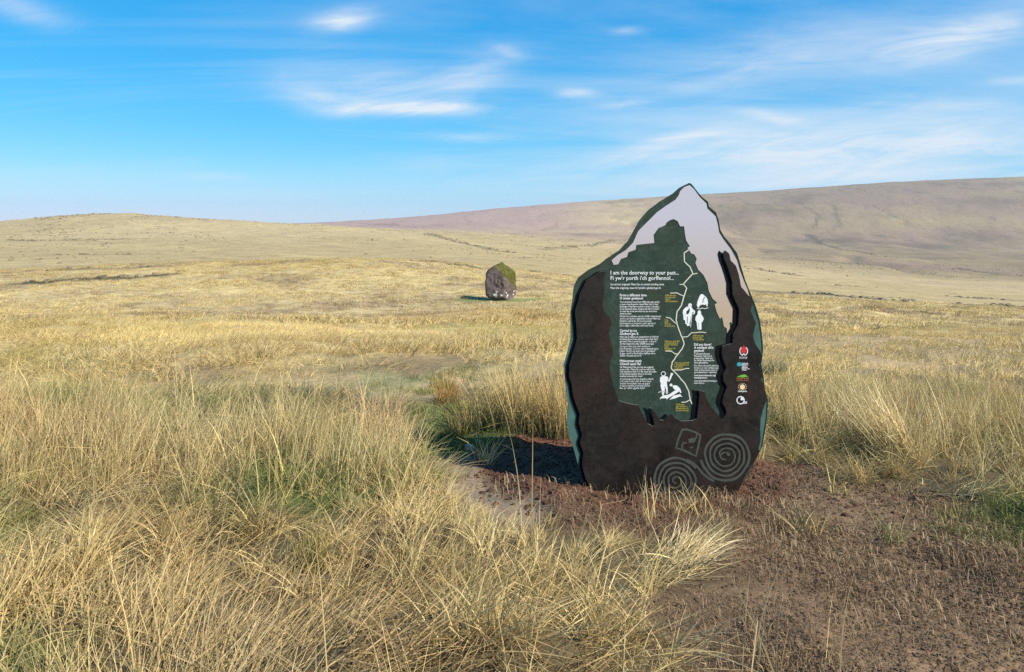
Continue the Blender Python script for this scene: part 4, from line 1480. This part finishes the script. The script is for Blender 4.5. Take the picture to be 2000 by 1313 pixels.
pc_clod = proto_collection('soil_clods', [clod_mesh(k + 50) for k in range(6)])
x, y = wedge(3.4, 5.6, 3000, 0.62)
so = softpoly(x, y, SOIL, 0.12, 0.10, 68)
st_ = softpoly(x, y, STUB, 0.15, 0.1, 82)
pa_ = softpoly(x, y, PATH, 0.08, 0.06, 67)
k = RNG.random(len(x)) < np.clip(so * 0.75 + st_ * 0.10 + pa_ * 0.10, 0, 1)
x, y = x[k], y[k]
s_ = 0.005 + 0.017 * RNG.random(len(x)) ** 4 + 0.004 * RNG.random(len(x))
tt = C(.10, .056, .038) + (C(.21, .103, .060) - C(.10, .056, .038)) * np.clip(fbm(x * 4, y * 4, 120, 2) + RNG.normal(0, .2, len(x)), 0, 1)[:, None]
x2, y2 = wedge(1.9, 5.2, 3800, 0.80)
k = RNG.random(len(x2)) < np.maximum(softpoly(x2, y2, STUB, 0.15, 0.15, 82), softpoly(x2, y2, APRON, 0.1, 0.1, 69)) * (0.35 + 0.65 * smooth((fbm(x2 * 2.2, y2 * 2.2, 121, 3) - 0.3) / 0.25))
x2, y2 = x2[k], y2[k]
t2 = C(.115, .076, .046) + (C(.245, .168, .10) - C(.115, .076, .046)) * np.clip(fbm(x2 * 3, y2 * 3, 122, 3) + RNG.normal(0, .22, len(x2)), 0, 1)[:, None]
x, y, tt = np.concatenate([x, x2]), np.concatenate([y, y2]), np.concatenate([tt, t2])
s_ = np.concatenate([s_, 0.0045 + 0.008 * RNG.random(len(x2)) ** 2])
put('soil_crumbs', x, y, RNG.random(len(x)) * 6.28, s_, 6, tt, pc_clod, 'reddish brown crumbled earth around and in front of the sign', 'soil')

# ------------------------------------------------------------------ tussocks one can tell apart
TUSS = [
    # px, py of the foot, blades, spread, length range, lean, bias, rot, width, tint, living base, seed, name, label
    (872, 792, 150, .10, (.18, .36), .22, .1, 0.4, .0042, (.46, .26, .07), (.27, .20, .07), 'rush_tussock', 'orange gold rush tussock beside the trodden track'),
    (893, 846, 120, .07, (.10, .22), .20, .1, 0.4, .0040, (.30, .24, .08), (.11, .12, .035), 'rush_tussock', 'short dark olive tussock in front of the orange rush'),
    (962, 838, 260, .14, (.26, .58), .17, .2, 0.2, .0042, (.56, .42, .17), (.16, .18, .05), 'grass_tussock', 'tall golden tussock with green base standing on the green turf'),
    (1035, 846, 300, .16, (.26, .60), .16, .2, 2.4, .0042, (.58, .45, .20), (.27, .23, .08), 'grass_tussock', 'broad pale gold tussock in the middle of the stand left of the sign'),
    (1093, 858, 260, .12, (.28, .62), .15, .2, 2.0, .0042, (.53, .39, .17), (.17, .15, .06), 'grass_tussock', 'tall tussock touching the left edge of the sign'),
    (1000, 844, 260, .15, (.30, .62), .16, .2, 0.9, .0046, (.58, .44, .19), (.24, .21, .08), 'grass_tussock', 'tall straw tussock with pale tips, fourth from the sign on its left'),
    (1066, 850, 260, .13, (.30, .64), .15, .2, 2.8, .0046, (.57, .43, .18), (.28, .22, .08), 'grass_tussock', 'tall golden tussock, second from the sign on its left'),
    (925, 838, 150, .10, (.18, .40), .20, .2, 1.8, .0044, (.44, .32, .12), (.15, .15, .045), 'grass_tussock', 'olive gold tussock between the short dark tussock and the green-based one'),
    (1700, 872, 280, .18, (.30, .58), .28, .5, 2.4, .0046, (.56, .46, .25), (.30, .26, .11), 'grass_tussock', 'upright pale grey straw tussock on the right, left of the leaning one'),
    (608, 1118, 170, .06, (.12, .30), .20, .2, 1.2, .0042, (.27, .22, .075), (.09, .09, .03), 'grass_tussock', 'dark olive tuft in the left foreground'),
    (1525, 832, 170, .12, (.20, .46), .12, .1, 1.2, .0040, (.42, .28, .11), (.30, .21, .07), 'rush_tussock', 'brown rush tussock at the right edge of the sign'),
    (1585, 842, 170, .12, (.20, .46), .14, .2, 1.0, .0040, (.43, .29, .12), (.20, .15, .05), 'rush_tussock', 'brown rush tussock, second to the right of the sign'),
    (1352, 1012, 95, .14, (.07, .20), .42, .1, 1.6, .0042, (.58, .45, .20), (.36, .26, .10), 'grass_tussock', 'dry straw tuft growing against the front of the sign'),
    (1335, 1105, 240, .12, (.14, .34), .95, .85, 0.5, .0040, (.62, .50, .28), (.50, .38, .19), 'grass_tussock', 'pale tuft blown flat towards the sign on trodden peat'),
    (345, 772, 160, .13, (.16, .38), .35, .4, 0.3, .0050, (.47, .36, .16), (.13, .11, .05), 'grass_tussock', 'dark-based tussock at the far edge of the tall grass on the left'),
    (1514, 742, 150, .14, (.14, .26), .35, .1, 0.3, .0060, (.20, .20, .12), (.12, .13, .07), 'rush_tussock', 'grey green tuft in pale grass just right of the sign'),
    (745, 905, 190, .12, (.30, .66), .18, .3, 2.6, .0044, (.50, .33, .17), (.30, .21, .10), 'grass_tussock', 'reddish straw tussock at the right end of the tall left grass'),
    (518, 702, 110, .10, (.18, .36), .35, .1, 0.2, .0060, (.62, .50, .25), (.50, .40, .20), 'grass_tussock', 'pale fan-shaped tuft beyond the track on the left'),
    (1640, 962, 14, .05, (.14, .26), .18, .1, 0.2, .0052, (.50, .42, .14), (.30, .28, .08), 'grass_tussock', 'few green yellow shoots on bare peat right of the sign'),
    (1262, 1030, 14, .07, (.14, .32), .10, .2, 1.5, .0052, (.55, .42, .19), (.42, .30, .12), 'grass_tussock', 'sparse upright stalks in front of the sign, left of the straw tuft'),
    (1760, 905, 300, .16, (.30, .62), .40, .75, 2.5, .0046, (.60, .47, .23), (.32, .27, .11), 'grass_tussock', 'leaning pale tussock among the grey green grass on the right'),
    (1490, 1330, 9, .08, (.40, .62), .12, .3, 1.5, .0052, (.58, .45, .22), (.46, .34, .16), 'grass_tussock', 'long single stalks rising from the stubble at bottom right'),
]
for k, (px, py, nb_, spd, LL, ln_, bi, rz, wd, tint, bse, nm, lab) in enumerate(TUSS):
    mt = grass_mat('tussock_grass', np.array(tint) * 1.2, np.array(bse) * 1.15, 0.5, 1.35)
    vs, fs, at_ = blades(nb_, spd, LL, ln_, 0.13, bi, 0.6, wd, 5, 0.14, 900 + k)
    me = np_mesh(nm, vs, fs, at_, mt)
    o = bpy.data.objects.new(nm, me)
    X0, Y0 = G(px, py)
    o.location = (X0, Y0, float(height(X0, Y0)))
    o.rotation_euler.z = rz
    COL.objects.link(o)
    tag(o, lab, 'tussock', 'tussocks that stand out from the grass')

# dead twigs lying in the shade of the sign
f = random.Random(5)
vs, fs = [], []
for k in range(26):
    p = Vector((f.uniform(-.22, .22), f.uniform(-.14, .14), f.uniform(0.0, .02)))
    a = f.uniform(0, 6.28)
    d = Vector((math.cos(a), math.sin(a), f.uniform(.15, .9))).normalized()
    r0 = f.uniform(.0016, .0032)
    ring0 = None
    for s in range(7):
        q = s / 6
        n1_ = d.orthogonal().normalized()
        n2_ = d.cross(n1_)
        o = len(vs)
        for j in range(4):
            a2 = j * math.pi / 2
            vs.append(p + (n1_ * math.cos(a2) + n2_ * math.sin(a2)) * r0 * (1 - .7 * q))
        if ring0 is not None:
            for j in range(4):
                fs.append((ring0 + j, ring0 + (j + 1) % 4, o + (j + 1) % 4, o + j))
        ring0 = o
        p = p + d * f.uniform(.025, .05)
        d = (d + Vector((f.gauss(0, .22), f.gauss(0, .22), f.gauss(-.12, .2)))).normalized()
m_twig = plain('dead_twig', (.16, .12, .09), 0.8)
X0, Y0 = G(1082, 905)
tw = mesh_obj('dead_twigs', vs, fs, m_twig)
tw.location = (X0, Y0, float(height(X0, Y0)))
tag(tw, 'tangle of thin dead twigs on dark soil at left of the sign', 'twigs')

# small pale stone on the shaded turf
m_peb = plain('pale_pebble', (.42, .37, .36), 0.85)
peb = boulder('small_stone', [((1, .2, .3), .034), ((-1, .1, .2), .036), ((.1, 1, .1), .026), ((0, -1, .2), .028), ((.1, .1, 1), .026), ((.5, -.6, .7), .03), ((0, 0, -1), .02)], (0, 0, .012), 3, .006, 44, m_peb, 9)
X0, Y0 = G(918, 876)
peb.location = (X0, Y0, float(height(X0, Y0)))
tag(peb, 'small pale stone on shaded turf left of the sign', 'stone')

# ------------------------------------------------------------------ haze
zlo, zhi = float(gz.min()) - 1.0, float(gz.max()) + 6.0
hz, t = new_mat('thin_haze')
pv = t.n('ShaderNodeVolumePrincipled')
for nm, val in (('Density Attribute', ''), ('Color Attribute', ''), ('Temperature Attribute', '')):
    if nm in pv.inputs:
        pv.inputs[nm].default_value = val
pv.inputs['Color'].default_value = (0.56, 0.80, 1.0, 1)
pv.inputs['Density'].default_value = 8e-5
pv.inputs['Anisotropy'].default_value = 0.0
finish(hz, t, None, volume=pv.outputs[0])
E = 8600
bv_ = [(a, b, c) for c in (zlo, zhi) for a, b in ((-E, -E), (E, -E), (E, E), (-E, E))]
bf_ = [(3, 2, 1, 0), (4, 5, 6, 7), (0, 1, 5, 4), (1, 2, 6, 5), (2, 3, 7, 6), (3, 0, 4, 7)]
haze = mesh_obj('haze', bv_, bf_, hz)
kind(haze, 'stuff')
tag(haze, 'thin pale haze over the whole moor', 'haze')
